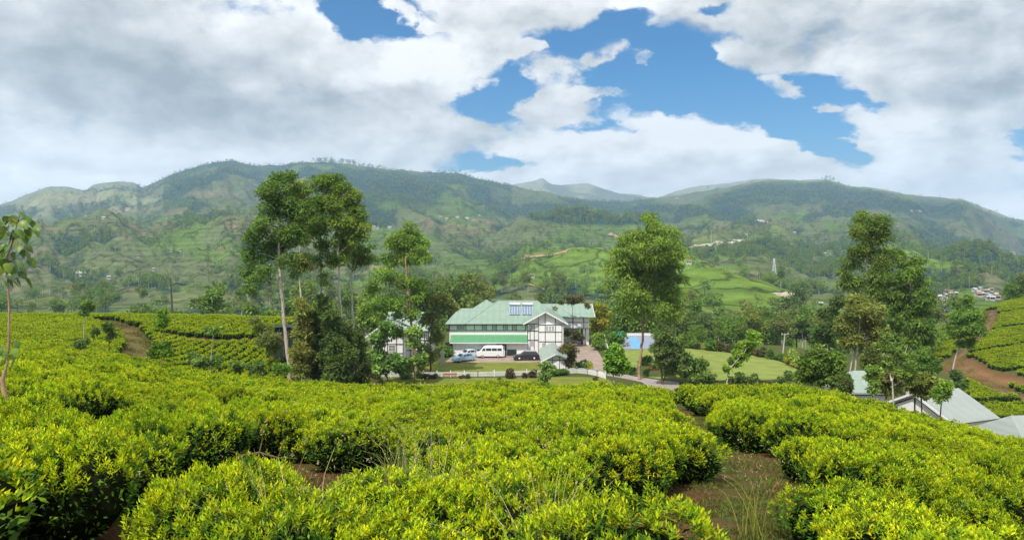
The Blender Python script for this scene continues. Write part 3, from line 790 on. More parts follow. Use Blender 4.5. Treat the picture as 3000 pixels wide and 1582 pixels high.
def tea_stems(name, seed):
    r = random.Random(seed); b = MB()
    for k in range(9):
        a = r.uniform(0, 2 * pi); q = r.uniform(.25, .62)
        b.tube([(0.05 * math.cos(a), 0.05 * math.sin(a), -0.1), (q * .35 * math.cos(a), q * .35 * math.sin(a), 0.22), (q * math.cos(a + .2), q * math.sin(a + .2), 0.62)],
               [0.03, 0.022, 0.01], 5, cap=False)
    return b.mesh(name, 'twig')
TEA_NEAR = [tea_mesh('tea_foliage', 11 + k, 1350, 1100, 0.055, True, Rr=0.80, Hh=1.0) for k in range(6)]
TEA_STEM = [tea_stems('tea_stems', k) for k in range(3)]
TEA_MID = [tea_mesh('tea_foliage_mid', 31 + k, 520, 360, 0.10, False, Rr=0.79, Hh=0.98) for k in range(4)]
TEA_FAR = [tea_mesh('tea_foliage_far', 51 + k, 110, 80, 0.20, False, Rr=0.56, Hh=0.95) for k in range(3)]

# ------------------------------------------------------------------ scatter of uncountable things (geometry nodes)
def scatter(name, pts, rotz, scl, idx, meshes, kind='stuff', label=None, tilt=None):
    hidden = bpy.data.collections.new(name + '_pieces')          # not linked: only the copies are seen
    for k, m in enumerate(meshes):
        hidden.objects.link(bpy.data.objects.new('%s_piece_%02d' % (name, k), m))
    me = bpy.data.meshes.new(name); pts = np.asarray(pts, np.float32)
    me.vertices.add(len(pts)); me.vertices.foreach_set('co', pts.ravel())
    a = me.attributes.new('rot', 'FLOAT_VECTOR', 'POINT'); rv = np.zeros((len(pts), 3), np.float32)
    if tilt is not None: rv[:, :2] = tilt
    rv[:, 2] = rotz; a.data.foreach_set('vector', rv.ravel())
    a = me.attributes.new('scl', 'FLOAT_VECTOR', 'POINT'); s3 = np.asarray(scl, np.float32)
    if s3.ndim == 1: s3 = np.repeat(s3[:, None], 3, 1)
    a.data.foreach_set('vector', s3.ravel())
    a = me.attributes.new('idx', 'INT', 'POINT'); a.data.foreach_set('value', np.asarray(idx, np.int32))
    o = mobj(name, me); tag(o, label, None, None, kind)
    ng = bpy.data.node_groups.new(name, 'GeometryNodeTree')
    ng.interface.new_socket('Geometry', in_out='INPUT', socket_type='NodeSocketGeometry')
    ng.interface.new_socket('Geometry', in_out='OUTPUT', socket_type='NodeSocketGeometry')
    N, Lk = ng.nodes, ng.links
    gi, go = N.new('NodeGroupInput'), N.new('NodeGroupOutput')
    ci = N.new('GeometryNodeCollectionInfo'); ci.inputs['Collection'].default_value = hidden
    ci.inputs['Separate Children'].default_value = True; ci.inputs['Reset Children'].default_value = True
    ip = N.new('GeometryNodeInstanceOnPoints'); ip.inputs['Pick Instance'].default_value = True
    def attr(nm, ty):
        q = N.new('GeometryNodeInputNamedAttribute'); q.data_type = ty; q.inputs['Name'].default_value = nm; return q.outputs[0]
    Lk.new(gi.outputs[0], ip.inputs['Points']); Lk.new(ci.outputs[0], ip.inputs['Instance'])
    Lk.new(attr('idx', 'INT'), ip.inputs['Instance Index'])
    e2r = N.new('FunctionNodeEulerToRotation'); Lk.new(attr('rot', 'FLOAT_VECTOR'), e2r.inputs[0])
    Lk.new(e2r.outputs[0], ip.inputs['Rotation']); Lk.new(attr('scl', 'FLOAT_VECTOR'), ip.inputs['Scale'])
    Lk.new(ip.outputs[0], go.inputs[0])
    md = o.modifiers.new('scatter', 'NODES'); md.node_group = ng
    return o

# ------------------------------------------------------------------ tea field in front
SDAT = sorted((c, NEAR[c][0], NEAR[c][1]) for c in NEAR)
def crest(px): return np.interp(px, [q[0] for q in SDAT], [q[2] for q in SDAT])
GAPS = []   # open places: (centre x, y, rx, ry)
for (px, Y, rx, ry) in [(1030, 11.6, 0.85, 1.35), (985, 13.7, 1.2, 0.45), (800, 13.4, 0.9, 0.35), (1270, 12.9, .75, .3), (620, 10.6, .5, .7), (2330, 16.5, 1.1, .4),
                        (2500, 13.0, 1.3, .35), (1560, 16.5, .9, .3), (1130, 20, 1.0, .35), (640, 17.5, .8, .35), (330, 14, .5, .5),
                        (2950, 13.5, .9, .5), (560, 30, .9, .5), (250, 24, .8, .5)]:
    p = gnd(px, Y); GAPS.append((p.x, p.y, rx, ry))
tea_pts = []
r_ = np.random.default_rng(3)
row = 0; y = 4.4
while y < 64:
    dx = 1.48; xs = np.arange(-1.02 * y - 4, 1.02 * y + 4, dx) + (row % 2) * 0.6
    for x in xs:
        xx = x + r_.normal(0, .20); yy = y + r_.normal(0, .16) + 0.6 * math.sin(x * 0.12 + 0.8) * min(1, y / 12)
        if yy < 4.0: continue
        px = 1500 + xx / yy * F
        if yy > crest(px) + 7: continue
        tea_pts.append((xx, yy, px, row))
    y += 1.36; row += 1
tea_pts = np.array(tea_pts)
keep = seg_dist(tea_pts[:, 0], tea_pts[:, 1], PATHS[0][0]) > .97 - np.clip((tea_pts[:, 1] - 16) * 0.03, 0, .16)
for gx, gy, rx, ry in GAPS:
    keep &= ((tea_pts[:, 0] - gx) / (rx + .55)) ** 2 + ((tea_pts[:, 1] - gy) / (ry + .55)) ** 2 > 1
keep &= r_.uniform(0, 1, len(tea_pts)) > 0.075
tea_pts = tea_pts[keep]
vis = np.abs(tea_pts[:, 0] / tea_pts[:, 1]) < 0.78
tea_pts = np.concatenate([tea_pts[vis], tea_pts[~vis & (tea_pts[:, 1] < 30)]])
dist = np.where(np.abs(tea_pts[:, 0] / tea_pts[:, 1]) < 0.76, tea_pts[:, 1], tea_pts[:, 1] + 100)
order = np.argsort(dist)
near_set, rest = order[:300], order[300:]
BAND = [(6.6, 'in the very front'), (8.4, 'in the second row'), (10.4, 'in the third band'), (12.6, 'in the fourth band'), (15.2, 'in the fifth band'), (18.4, 'in the sixth band'), (99, 'in the last distinct band')]
ZONE = [(300, 'straight below the big-leaved sapling'), (620, 'below the left dirt path'), (900, 'below the white-trunked tree'), (1130, 'below the dark conifers'), (1330, 'below the white pillar'), (1520, 'below the white van'), (1700, 'below the small hut'),
        (1880, 'below the tall bright-green tree'), (2080, 'just left of the furrow path'), (2330, 'just right of the furrow path'), (2560, 'below the right end of the lawn'), (2760, 'below the large pale cottage'), (9999, 'at the right edge')]
def tea_label(px, yy, k):
    path_px = np.interp(yy, [8, 12.5, 19, 32, 46], [2250, 2200, 2075, 1990, 1965])
    z = next(t for lim, t in ZONE if px < lim)
    if 'furrow' in z: z = 'just %s of the furrow path' % ('right' if px > path_px else 'left')
    if px < -20: z = 'beyond the left edge'
    return 'yellow-green tea bush %s, %s' % (next(t for lim, t in BAND if yy < lim), z)
for q, k in enumerate(near_set):
    xx, yy, px, rw = tea_pts[k]
    s = r_.uniform(0.84, 1.14)
    lb = tea_label(px, yy, k)
    t = thing('tea_bush', lb, 'tea bush', (xx, yy, hz(xx, yy) - 0.02), r_.uniform(0, 6.28), 'tea bushes ' + lb[22:])
    t.scale = (s, s, r_.uniform(0.78, 1.12))
    t.rotation_euler = (r_.normal(0, .05) - 0.10, r_.normal(0, .05), t.rotation_euler[2])
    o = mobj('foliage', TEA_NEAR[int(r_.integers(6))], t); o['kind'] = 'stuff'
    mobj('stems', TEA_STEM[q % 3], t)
rp_ = tea_pts[rest]
scatter('tea_field', np.stack([rp_[:, 0], rp_[:, 1], hgt(rp_[:, 0], rp_[:, 1]) - 0.02], 1), r_.uniform(0, 6.28, len(rp_)),
        np.stack([r_.uniform(.86, 1.12, len(rp_))] * 2 + [r_.uniform(.84, 1.1, len(rp_))], 1), r_.integers(0, 4, len(rp_)), TEA_MID, label='rolling yellow-green tea bushes falling away down the near slope')

# tea rows on the hill to the left and to the right
def rows(px0, px1, y0, y1, dx, dy, ang, cond, jx=.12):
    out = []
    ca, sa = math.cos(ang), math.sin(ang)
    xa, xb = (px0 - 1500) / F, (px1 - 1500) / F
    cx, cy = (xa + xb) / 2 * (y0 + y1) / 2, (y0 + y1) / 2
    Rm = 120
    for a in np.arange(-Rm, Rm, dx):
        for b in np.arange(-Rm, Rm, dy):
            x = cx + a * ca - b * sa + r_.normal(0, jx); yy = cy + a * sa + b * ca + r_.normal(0, jx)
            if not (y0 < yy < y1): continue
            px = 1500 + x / yy * F
            if px0 < px < px1 and cond(x, yy, px): out.append((x, yy))
    return out
dpath = lambda k: (lambda x, yy: float(seg_dist(np.array(x), np.array(yy), PATHS[k][0])))
d1, d2 = dpath(1), dpath(2)
track = [(gnd(480, 97).x, 97), (gnd(620, 96).x, 96), (gnd(760, 98.5).x, 98.5), (gnd(880, 102).x, 102)]
def c_left(x, yy, px):
    if d1(x, yy) < 1.75: return False
    if float(seg_dist(np.array(x), np.array(yy), track)) < 1.7: return False
    if px > 845 and yy < 100: return False
    if px > 460 and yy < 72: return False
    return yy > crest(px) + 6
L1 = rows(-80, 440, 62, 118, 1.12, 1.0, 0.15, c_left, .12)
L2 = rows(440, 1060, 66, 118, 1.22, 0.72, -0.04, c_left, .05)
LL = L1 + L2
def c_right(x, yy, px):
    if d2(x, yy) < 1.7: return False
    if px < 2835 and yy < 140: return False
    if float(seg_dist(np.array(x), np.array(yy), bk)) < 3.6: return False
    f = (yy * 0.9 + x * 0.35) % 24
    if f < 2.6: return False
    return True
RR = rows(2640, 3100, 96, 232, 1.45, 0.8, 0.95, c_right, .07)
for nm, ptl, lb in (('hillside_tea', LL, 'tea bushes in rows on the rounded hill at the left'), ('terraced_tea', RR, 'tea bushes in dark-lined rows on the hill at the far right')):
    a = np.array(ptl)
    scatter(nm, np.stack([a[:, 0], a[:, 1], hgt(a[:, 0], a[:, 1]) - .05], 1), r_.uniform(0, 6.28, len(a)), r_.uniform(.76, .98, len(a)) * (.92 if nm == 'hillside_tea' else 1.0), r_.integers(0, 3, len(a)), TEA_FAR, label=lb)
print('tea', len(near_set), len(rest), len(LL), len(RR))

# ------------------------------------------------------------------ garden sheets
def sheet(name, pts, z, mat, sub=None):
    b = MB(); b.raw([(p.x, p.y, z) for p in pts], [tuple(range(len(pts)))])
    me = b.mesh(name, mat)
    if me.polygons[0].normal.z < 0: me.flip_normals()
    return tag(mobj(name, me), kind='structure')
sheet('front_lawn', [G(1055, 1108), G(1400, 1106), G(1700, 1104), G(1772, 1106), G(1800, 1122), G(1830, 1150), G(1000, 1165), G(1010, 1112)], GZ + .004, 'lawn_dull')
sheet('drive_lawn', [G(1235, 1064), G(1300, 1062), G(1572, 1061), G(1588, 1072), G(1586, 1090), G(1200, 1091), G(1220, 1072)], GZ + .004, 'lawn_dull')
sheet('parking_yard', [G(1322, 1041), G(1560, 1040), G(1590, 1026), G(1596, 1092), G(1590, 1074), G(1574, 1061), G(1300, 1062), G(1318, 1050)], GZ + .008, 'paving')
sheet('driveway', [G(1650, 1004), G(1716, 1003), G(1738, 1012), G(1752, 1030), G(1772, 1060), G(1774, 1092), G(1740, 1084), G(1700, 1072), G(1684, 1050), G(1676, 1030)], GZ + .008, 'paving')
sheet('terrace_paving', [G(1640, 1004), G(1718, 1003), G(1722, 992), G(1640, 992)], GZ + .012, 'concrete')
sheet('pool_lawn', [G(1828, 1024.5), G(1915, 1024.5), G(1950, 1040), G(1945, 1112), G(1900, 1104), G(1850, 1096), G(1832, 1086), G(1826, 1050)], GZ + .004, 'lawn_bright')
sheet('lower_lawn', [G(1990, 1020), G(2025, 1021), G(2123, 1032), G(2216, 1042), G(2270, 1054), G(2310, 1067), G(2334, 1081), G(2330, 1096), G(2300, 1108), G(2230, 1113), G(2100, 1113), G(2040, 1106), G(2000, 1070)], GZ + .004, 'lawn_bright')
sheet('garden_path', [G(1776, 1090), G(1815, 1093), G(1860, 1103), G(1930, 1113), G(1990, 1120), G(1990, 1150), G(1925, 1150), G(1880, 1119), G(1820, 1107), G(1778, 1100)], GZ + .012, 'asphalt')
sheet('pool_deck', [G(1828, 983), G(1916, 983), G(1922, 1023), G(1826, 1023)], GZ + .008, 'pool_deck')
sheet('pool_water', [G(1839, 988), G(1862, 988), G(1880, 1005), G(1884, 1021), G(1850, 1021)], GZ + .012, 'pool_water')

# ------------------------------------------------------------------ the main house
TB = {}
def beam(parent, a, b, w=0.14, name='timber'):
    w *= .76
    m = MB().bar(a, b, w)
    return m.build(name, 'dark_timber', parent)
def window(parent, x0, x1, z0, z1, y, nx=2, nz=2, glass='white_paint'):
    fr = MB(); t = .07
    fr.box(x0, x1, y - .05, y, z0, z0 + t); fr.box(x0, x1, y - .05, y, z1 - t, z1)
    fr.box(x0, x0 + t, y - .05, y, z0 + t, z1 - t); fr.box(x1 - t, x1, y - .05, y, z0 + t, z1 - t)
    for k in range(1, nx): xm = x0 + (x1 - x0) * k / nx; fr.box(xm - .025, xm + .025, y - .045, y, z0 + t, z1 - t)
    for k in range(1, nz): zm = z0 + (z1 - z0) * k / nz; fr.box(x0 + t, x1 - t, y - .04, y - .002, zm - .025, zm + .025)
    w = fr.build('window', 'white_paint', parent)
    MB().box(x0 + t, x1 - t, y - .02, y + .01, z0 + t, z1 - t).build('pane', 'window_glass', w)
    return w
simple('window_glass', (0.22, 0.25, 0.27), 0.15, 0.6, vary=0.2, scale=1.5)

HY = 140.0
house = thing('country_house', 'long white half-timbered house with green hipped roof behind the parked cars', 'house', (0, HY, GZ))
def lp(px, py, Y): p = at(px, py, Y); return (p.x, p.y - HY, p.z - GZ)
def hx(px, Y=HY): return (px - 1500) / F * Y
MB().box(-12, 9.9, 0, 14, 0, 5.4).build('wall', 'white_wall', house)
MB().box(hx(1326, 135), 2.86, -5, -.003, 0, 2.44).build('lower_wall', 'white_wall', house)
def hip(x0, x1, y0, y1, ze, xa, xb, zr, yr=None):
    yr = (y0 + y1) / 2 if yr is None else yr
    A, B_, Cc, D = (x0, y0, ze), (x1, y0, ze), (x1, y1, ze), (x0, y1, ze); P_, Q = (xa, yr, zr), (xb, yr, zr)
    lo = [(x, y, z - .14) for x, y, z in (A, B_, Cc, D)]
    b = MB(); b.raw([A, B_, Cc, D, P_, Q] + lo, [(0, 1, 5, 4), (1, 2, 5), (2, 3, 4, 5), (3, 0, 4), (6, 9, 8, 7), (0, 6, 7, 1), (1, 7, 8, 2), (2, 8, 9, 3), (3, 9, 6, 0)])
    return b
main_roof = hip(-9, 10.7, -.7, 14.7, 5.42, -2.75, 4.95, 9.3).build('roof', 'green_roof', house)
hip(-12.8, 2, -.72, 9.9, 5.39, -10.4, -2, 7.95).build('roof', 'green_roof', house)
b = MB(); b.raw([(-9.2, 8.4, 6.5), (-1.2, 8.4, 6.5), (-1.2, 15.6, 6.5), (-9.2, 15.6, 6.5), (-5.3, 12, 9.15)], [(0, 1, 4), (1, 2, 4), (2, 3, 4), (3, 0, 4), (3, 2, 1, 0)])
b.build('roof', 'green_roof', house)
rc = MB().bar((-2.75, 7, 9.32), (4.95, 7, 9.32), .22, .1)
rc.bar((-2.75, 7, 9.32), (-9, -.7, 5.44), .16, .08); rc.bar((4.95, 7, 9.32), (10.7, -.7, 5.44), .16, .08)
rc.build('ridge_cap', 'pale_green_roof', main_roof)
MB().slab([(hx(1318, 134.5), -5.6, 2.5), (2.85, -5.6, 2.5), (2.85, -.01, 3.28), (hx(1322, 140), -.01, 3.28)], .1).build('lean_to_roof', 'deep_green_roof', house)
MB().box(hx(1318, 134.5), 2.85, -5.75, -5.62, 2.36, 2.5).build('gutter', 'white_paint', house)
MB().box(-12.8, 2.2, -.86, -.74, 5.25, 5.38).build('gutter', 'dark_timber', house)
zb, zt = 4.08, 5.15
beam(house, (-12, -.03, zb), (2.8, -.03, zb)); beam(house, (-12, -.03, zt), (2.8, -.03, zt))
for px in (1317, 1365, 1390, 1413, 1425, 1443, 1455, 1475, 1486, 1501, 1513, 1540): beam(house, (hx(px), -.04, zb), (hx(px), -.04, zt), .13)
for a, c in ((1337, 1362), (1415, 1423.5), (1445, 1453.5), (1477, 1484.5), (1503, 1511.5)):
    window(house, hx(a), hx(c), zb + .12, zt - .1, -.03, 3 if c - a > 12 else 2, 3)
# doors and openings of the ground floor
MB().box(hx(1479, 135), hx(1484, 135), -5.06, -5.003, 0, 2.1).build('door', 'dark_glass', house)
MB().box(hx(1453, 135), hx(1478, 135), -5.05, -5.003, 1.85, 2.2).build('vent_opening', 'dark_glass', house)
for a, c in ((1485, 1513), (1398, 1412), (1380, 1396)):
    MB().box(hx(a, 135), hx(c, 135), -5.09, -5.003, .05, 1.15).build('garage_door', 'net_green', house)
MB().box(hx(1322, 135) - 1.2, hx(1326, 135), -4.6, -4.2, 0, 2.4).build('porch_post', 'dark_timber', house)
# front gabled wing
gx0, gx1, gy = 2.9, 9.5, -4.0
apx, apz, ez = 6.2, 8.16, 5.94
sl = (apz - ez) / 4.0
wz = apz - sl * (apx - gx0) - .14
b = MB(); b.prism([(gx0, 0), (gx1, 0), (gx1, wz), (apx, apz - .14), (gx0, wz)], gy, 6); b.build('gable_wall', 'white_wall', house)
MB().box(5.05, 9.5, gy - .35, gy - .003, 0, 5.7).build('gable_wall', 'white_wall', house)
for sgn in (-1, 1):
    MB().slab([(apx, gy - .9, apz), (apx + sgn * 4.05, gy - .9, ez), (apx + sgn * 4.05, 2.5, ez), (apx + sgn * .0, 7.2, apz)] if sgn > 0 else
              [(apx, gy - .9, apz), (apx - 4.05, gy - .9, ez), (apx - 4.05, 1.0, ez), (apx, 7.2, apz)], .1).build('roof', 'green_roof', house)
    MB().bar((apx, gy - .94, apz - .1), (apx + sgn * 4.15, gy - .94, ez - .16), .07, .26).build('barge_board', 'white_paint', house)
MB().bar((apx, gy - .9, apz + .04), (apx, 7, apz + .04), .2, .08).build('ridge_cap', 'pale_green_roof', house)
def gz(py): return -(py - HZ) / F * 135.9 - GZ
def gxx(px): return (px - 1500) / F * 135.9
yb = gy - .37; yl = gy - .03
def topz(x): return apz - .2 - sl * abs(x - apx)
for px in (1577, 1597, 1627, 1646): beam(house, (gxx(px), yb + .01, 0.05), (gxx(px), yb + .01, min(5.68, topz(gxx(px)))), .13)
for px in (1577, 1597, 1627): beam(house, (gxx(px), yl, 5.72), (gxx(px), yl, topz(gxx(px))), .13)
for px in (1545.5, 1553, 1565): beam(house, (gxx(px), yl, 0.05), (gxx(px), yl, gz(949)), .12)
for py in (951, 972, 1000): beam(house, (gxx(1577), yb, gz(py)), (gxx(1646), yb, gz(py)), .13)
for py in (949, 969, 996): beam(house, (gxx(1545), yl - .01, gz(py)), (gxx(1577), yl - .01, gz(py)), .13)
for sgn in (-1, 1): beam(house, (apx, yl, apz - .28), (apx + sgn * 3.3, yl, apz - .28 - sl * 3.3), .12)
for a, c in ((1599, 1606), (1607.5, 1614.5), (1616, 1623)): window(house, gxx(a), gxx(c), gz(968), gz(954), yb, 2, 3)
window(house, gxx(1555), gxx(1563.5), gz(966), gz(951), yl, 2, 3); window(house, gxx(1555), gxx(1563.5), gz(1013), gz(999), yl, 2, 3)
window(house, gxx(1588), gxx(1596), gz(1018), gz(1003), yb, 2, 2); window(house, gxx(1615), gxx(1623), gz(1018), gz(1003), yb, 2, 2)
# right wing standing on columns
rx = lambda px, Y=150: (px - 1500) / F * Y
ry0 = 10.0
MB().box(9.9, rx(1726), ry0, ry0 + 10, 3.3, 5.75).build('upper_wall', 'white_wall', house)
b = MB(); b.raw([(rx(1726) - .01, ry0, 5.75), (rx(1726) - .01, ry0 + 10, 5.75), (rx(1726) - .01, ry0 + 5, 7.7), (rx(1726) - .3, ry0, 5.75), (rx(1726) - .3, ry0 + 10, 5.75), (rx(1726) - .3, ry0 + 5, 7.7)],
                [(0, 1, 2), (5, 4, 3), (0, 2, 5, 3), (1, 4, 5, 2), (0, 3, 4, 1)]); b.build('gable_end', 'white_wall', house)
MB().slab([(5, ry0 - .8, 5.72), (rx(1742), ry0 - .8, 5.72), (rx(1742), ry0 + 5, 8.0), (5, ry0 + 5, 8.0)], .12).build('roof', 'green_roof', house)
MB().slab([(5, ry0 + 10.8, 5.72), (5, ry0 + 5, 8.0), (rx(1742), ry0 + 5, 8.0), (rx(1742), ry0 + 10.8, 5.72)], .12).build('roof', 'green_roof', house)
MB().bar((rx(1742) + .02, ry0 - .85, 5.66), (rx(1742) + .02, ry0 + 5, 7.96), .07, .2).build('barge_board', 'white_paint', house)
for px in (1650, 1679, 1710): beam(house, (rx(px), ry0 - .03, 3.35), (rx(px), ry0 - .03, 5.7), .14)
for z in (3.36, 4.6, 5.62): beam(house, (rx(1648), ry0 - .04, z), (rx(1724), ry0 - .04, z), .13)
for px, w in ((1721, .62), (1711, .4)): MB().box(rx(px) - w / 2, rx(px) + w / 2, ry0 + .02, ry0 + .6, 0, 3.3).build('column', 'white_wall', house)
MB().box(rx(1721) - .3, rx(1721) + .3, ry0 + 9.2, ry0 + 9.8, -3, 3.3).build('column', 'white_wall', house)
MB().box(rx(1705), rx(1712), ry0 + 1.6, ry0 + 2.0, 0, 3.3).build('door', 'dark_glass', house)
for k, (px, lab) in enumerate(((1508, 'left of the pair'), (1545, 'right of the pair'))):
    # stands on the front slope of the main roof
    yq = 2.2; slope = 3.88 / 7.7
    t = thing('solar_water_heater', 'solar water heater with white tank on the green roof, %s' % lab, 'solar heater',
              ((px - 1500) / F * 143.2, HY + 2.0, GZ + 5.42 + slope * 2.7 + .04), 0, 'solar water heaters on the roof')
    w = 1.03
    MB().slab([(-w, 0, .12), (w, 0, .12), (w, 2.6, slope * 2.6 + .22), (-w, 2.6, slope * 2.6 + .22)], .08).build('collector_panel', 'solar_panel', t)
    fr = MB()
    for xx in (-w, -w / 2, 0, w / 2, w): fr.bar((xx, 0, .15), (xx, 2.6, slope * 2.6 + .25), .04)
    fr.build('panel_frame', 'metal_tank', t)
    MB().tube([(-w - .05, 2.95, slope * 2.95 + .45), (w + .05, 2.95, slope * 2.95 + .45)], .27, 12).build('tank', 'metal_tank', t, smooth=True)
    MB().bar((-w + .2, 2.9, slope * 2.9 - .02), (-w + .2, 2.9, slope * 2.9 + .3), .06).bar((w - .2, 2.9, slope * 2.9 - .02), (w - .2, 2.9, slope * 2.9 + .3), .06).build('stand', 'metal_tank', t)

# ------------------------------------------------------------------ the left house half hidden by trees
LY = 128.0
lh = thing('side_house', 'white timber-framed house with pale green gabled roof half hidden behind trees', 'house', (0, LY, GZ))
MB().prism([(-24.7, 0), (-19.0, 0), (-19.0, 4.9), (-21.8, 6.95), (-24.7, 4.9)], 0, 6).build('gable_wall', 'white_wall', lh)
MB().box(-21.5, -14.9, 3.0, 13, 0, 5.25).build('wall', 'white_wall', lh)
MB().prism([(3.0, 5.25), (13.0, 5.25), (8, 7.7)], 0, 0)
for sgn in (-1, 1):
    MB().slab([(-21.8, -.8, 7.15), (-21.8 + sgn * 3.7, -.8, 4.46), (-21.8 + sgn * 3.7, 7.5, 4.46), (-21.8, 9, 7.15)], .1).build('roof', 'pale_green_roof', lh)
    MB().bar((-21.8, -.84, 7.06), (-21.8 + sgn * 3.8, -.84, 4.3), .07, .24).build('barge_board', 'white_paint', lh)
MB().slab([(-23, 2.2, 5.15), (-14.3, 2.2, 5.15), (-14.3, 8, 8.0), (-23, 8, 8.0)], .1).build('roof', 'pale_green_roof', lh)
MB().slab([(-23, 13.8, 5.15), (-23, 8, 8.0), (-14.3, 8, 8.0), (-14.3, 13.8, 5.15)], .1).build('roof', 'pale_green_roof', lh)
for x in (-24.6, -23.0, -21.8, -20.2, -19.05): beam(lh, (x, -.03, .05), (x, -.03, 4.75 if abs(x + 21.8) > 2 else 5.6), .14)
for z in (1.5, 3.1, 4.6): beam(lh, (-24.65, -.04, z), (-19.0, -.04, z), .13)
for x in (-18.2, -16.9, -15.7, -14.95): beam(lh, (x, 2.97, .05), (x, 2.97, 5.1), .13)
for z in (1.6, 3.4, 4.9): beam(lh, (-18.9, 2.96, z), (-14.9, 2.96, z), .13)
window(lh, -21.6, -20.4, 1.8, 2.95, -.03, 2, 2); window(lh, -17.7, -17.1, 2.0, 3.2, 2.97, 2, 2)

# ------------------------------------------------------------------ garden hut
p = G(1629, 1082)
hut = thing('garden_hut', 'small white timber-framed hut with pale green gabled roof behind the picket fence', 'hut', (p.x, p.y, GZ))
MB().prism([(-1.65, 0), (1.65, 0), (1.65, 1.75), (0, 2.5), (-1.65, 1.75)], 0, 12.5).build('wall', 'white_wall', hut)
for sgn in (-1, 1):
    MB().slab([(0, -.55, 2.66), (sgn * 2.45, -.55, 1.42), (sgn * 2.45, 13.2, 1.42), (0, 13.2, 2.66)], .08).build('roof', 'pale_green_roof', hut)
    MB().bar((0, -.59, 2.58), (sgn * 2.55, -.59, 1.3), .06, .18).build('barge_board', 'white_paint', hut)
MB().bar((0, -.55, 2.69), (0, 13.2, 2.69), .2, .06).build('ridge_cap', 'pale_green_roof', hut)
for x in (-1.6, -.6, .55, 1.6): beam(hut, (x, -.03, .03), (x, -.03, 1.7 if abs(x) > 1 else 2.15), .1)
for z in (1.55, .05): beam(hut, (-1.62, -.04, z), (1.62, -.04, z), .1)
for sgn in (-1, 1): beam(hut, (0, -.03, 2.38), (sgn * 1.6, -.03, 1.6), .09)

# ------------------------------------------------------------------ picket fences
def picket_fence(label, pts, h=0.85, arch=0.0):
    base = pts[0]; f = thing('picket_fence', label, 'fence', (base.x, base.y, GZ), 0, 'white picket fences before the house')
    pk, rl = MB(), MB()
    for a, c in zip(pts[:-1], pts[1:]):
        d = c - a; n = max(2, int(d.length / .16)); nb = max(1, int(round(d.length / 2.4)))
        for k in range(n):
            q = a.lerp(c, (k + .5) / n) - base; t = ((k + .5) / n * nb) % 1
            hh = h - .10 + .16 * math.sin(pi * t) if arch else h
            pk.box(q.x - .045, q.x + .045, q.y - .014, q.y + .014, .06, hh - .05)
            pk.raw([(q.x - .045, q.y - .014, hh - .05), (q.x + .045, q.y - .014, hh - .05), (q.x, q.y - .014, hh), (q.x - .045, q.y + .014, hh - .05), (q.x + .045, q.y + .014, hh - .05), (q.x, q.y + .014, hh)],
                   [(0, 1, 2), (5, 4, 3), (0, 2, 5, 3), (1, 4, 5, 2)])
        for z in (.25, .6):
            A_, B__ = a - base, c - base
            rl.bar((A_.x, A_.y + .04, z), (B__.x, B__.y + .04, z), .04, .07)
        for k in range(nb + 1):
            q = a.lerp(c, k / nb) - base
            MB().box(-.06, .06, -.05, .07, 0, h + .12).raw([(-.08, -.07, h + .12), (.08, -.07, h + .12), (.08, .09, h + .12), (-.08, .09, h + .12), (0, .01, h + .22)], [(0, 1, 4), (1, 2, 4), (2, 3, 4), (3, 0, 4), (3, 2, 1, 0)]).build('post', 'white_paint', f, loc=(q.x, q.y + .03, 0))
    o = pk.build('pickets', 'white_paint', f, kind='stuff'); rl.build('rail', 'white_paint', f)
    return f
picket_fence('long white picket fence running straight in front of the left and main house', [G(1050, 1106), G(1240, 1105), G(1400, 1104), G(1590, 1100)])
picket_fence('short white picket fence curving in arched bays right of the hut', [G(1661, 1096), G(1690, 1094), G(1722, 1097), G(1750, 1103), G(1774, 1110)], .92, .1)

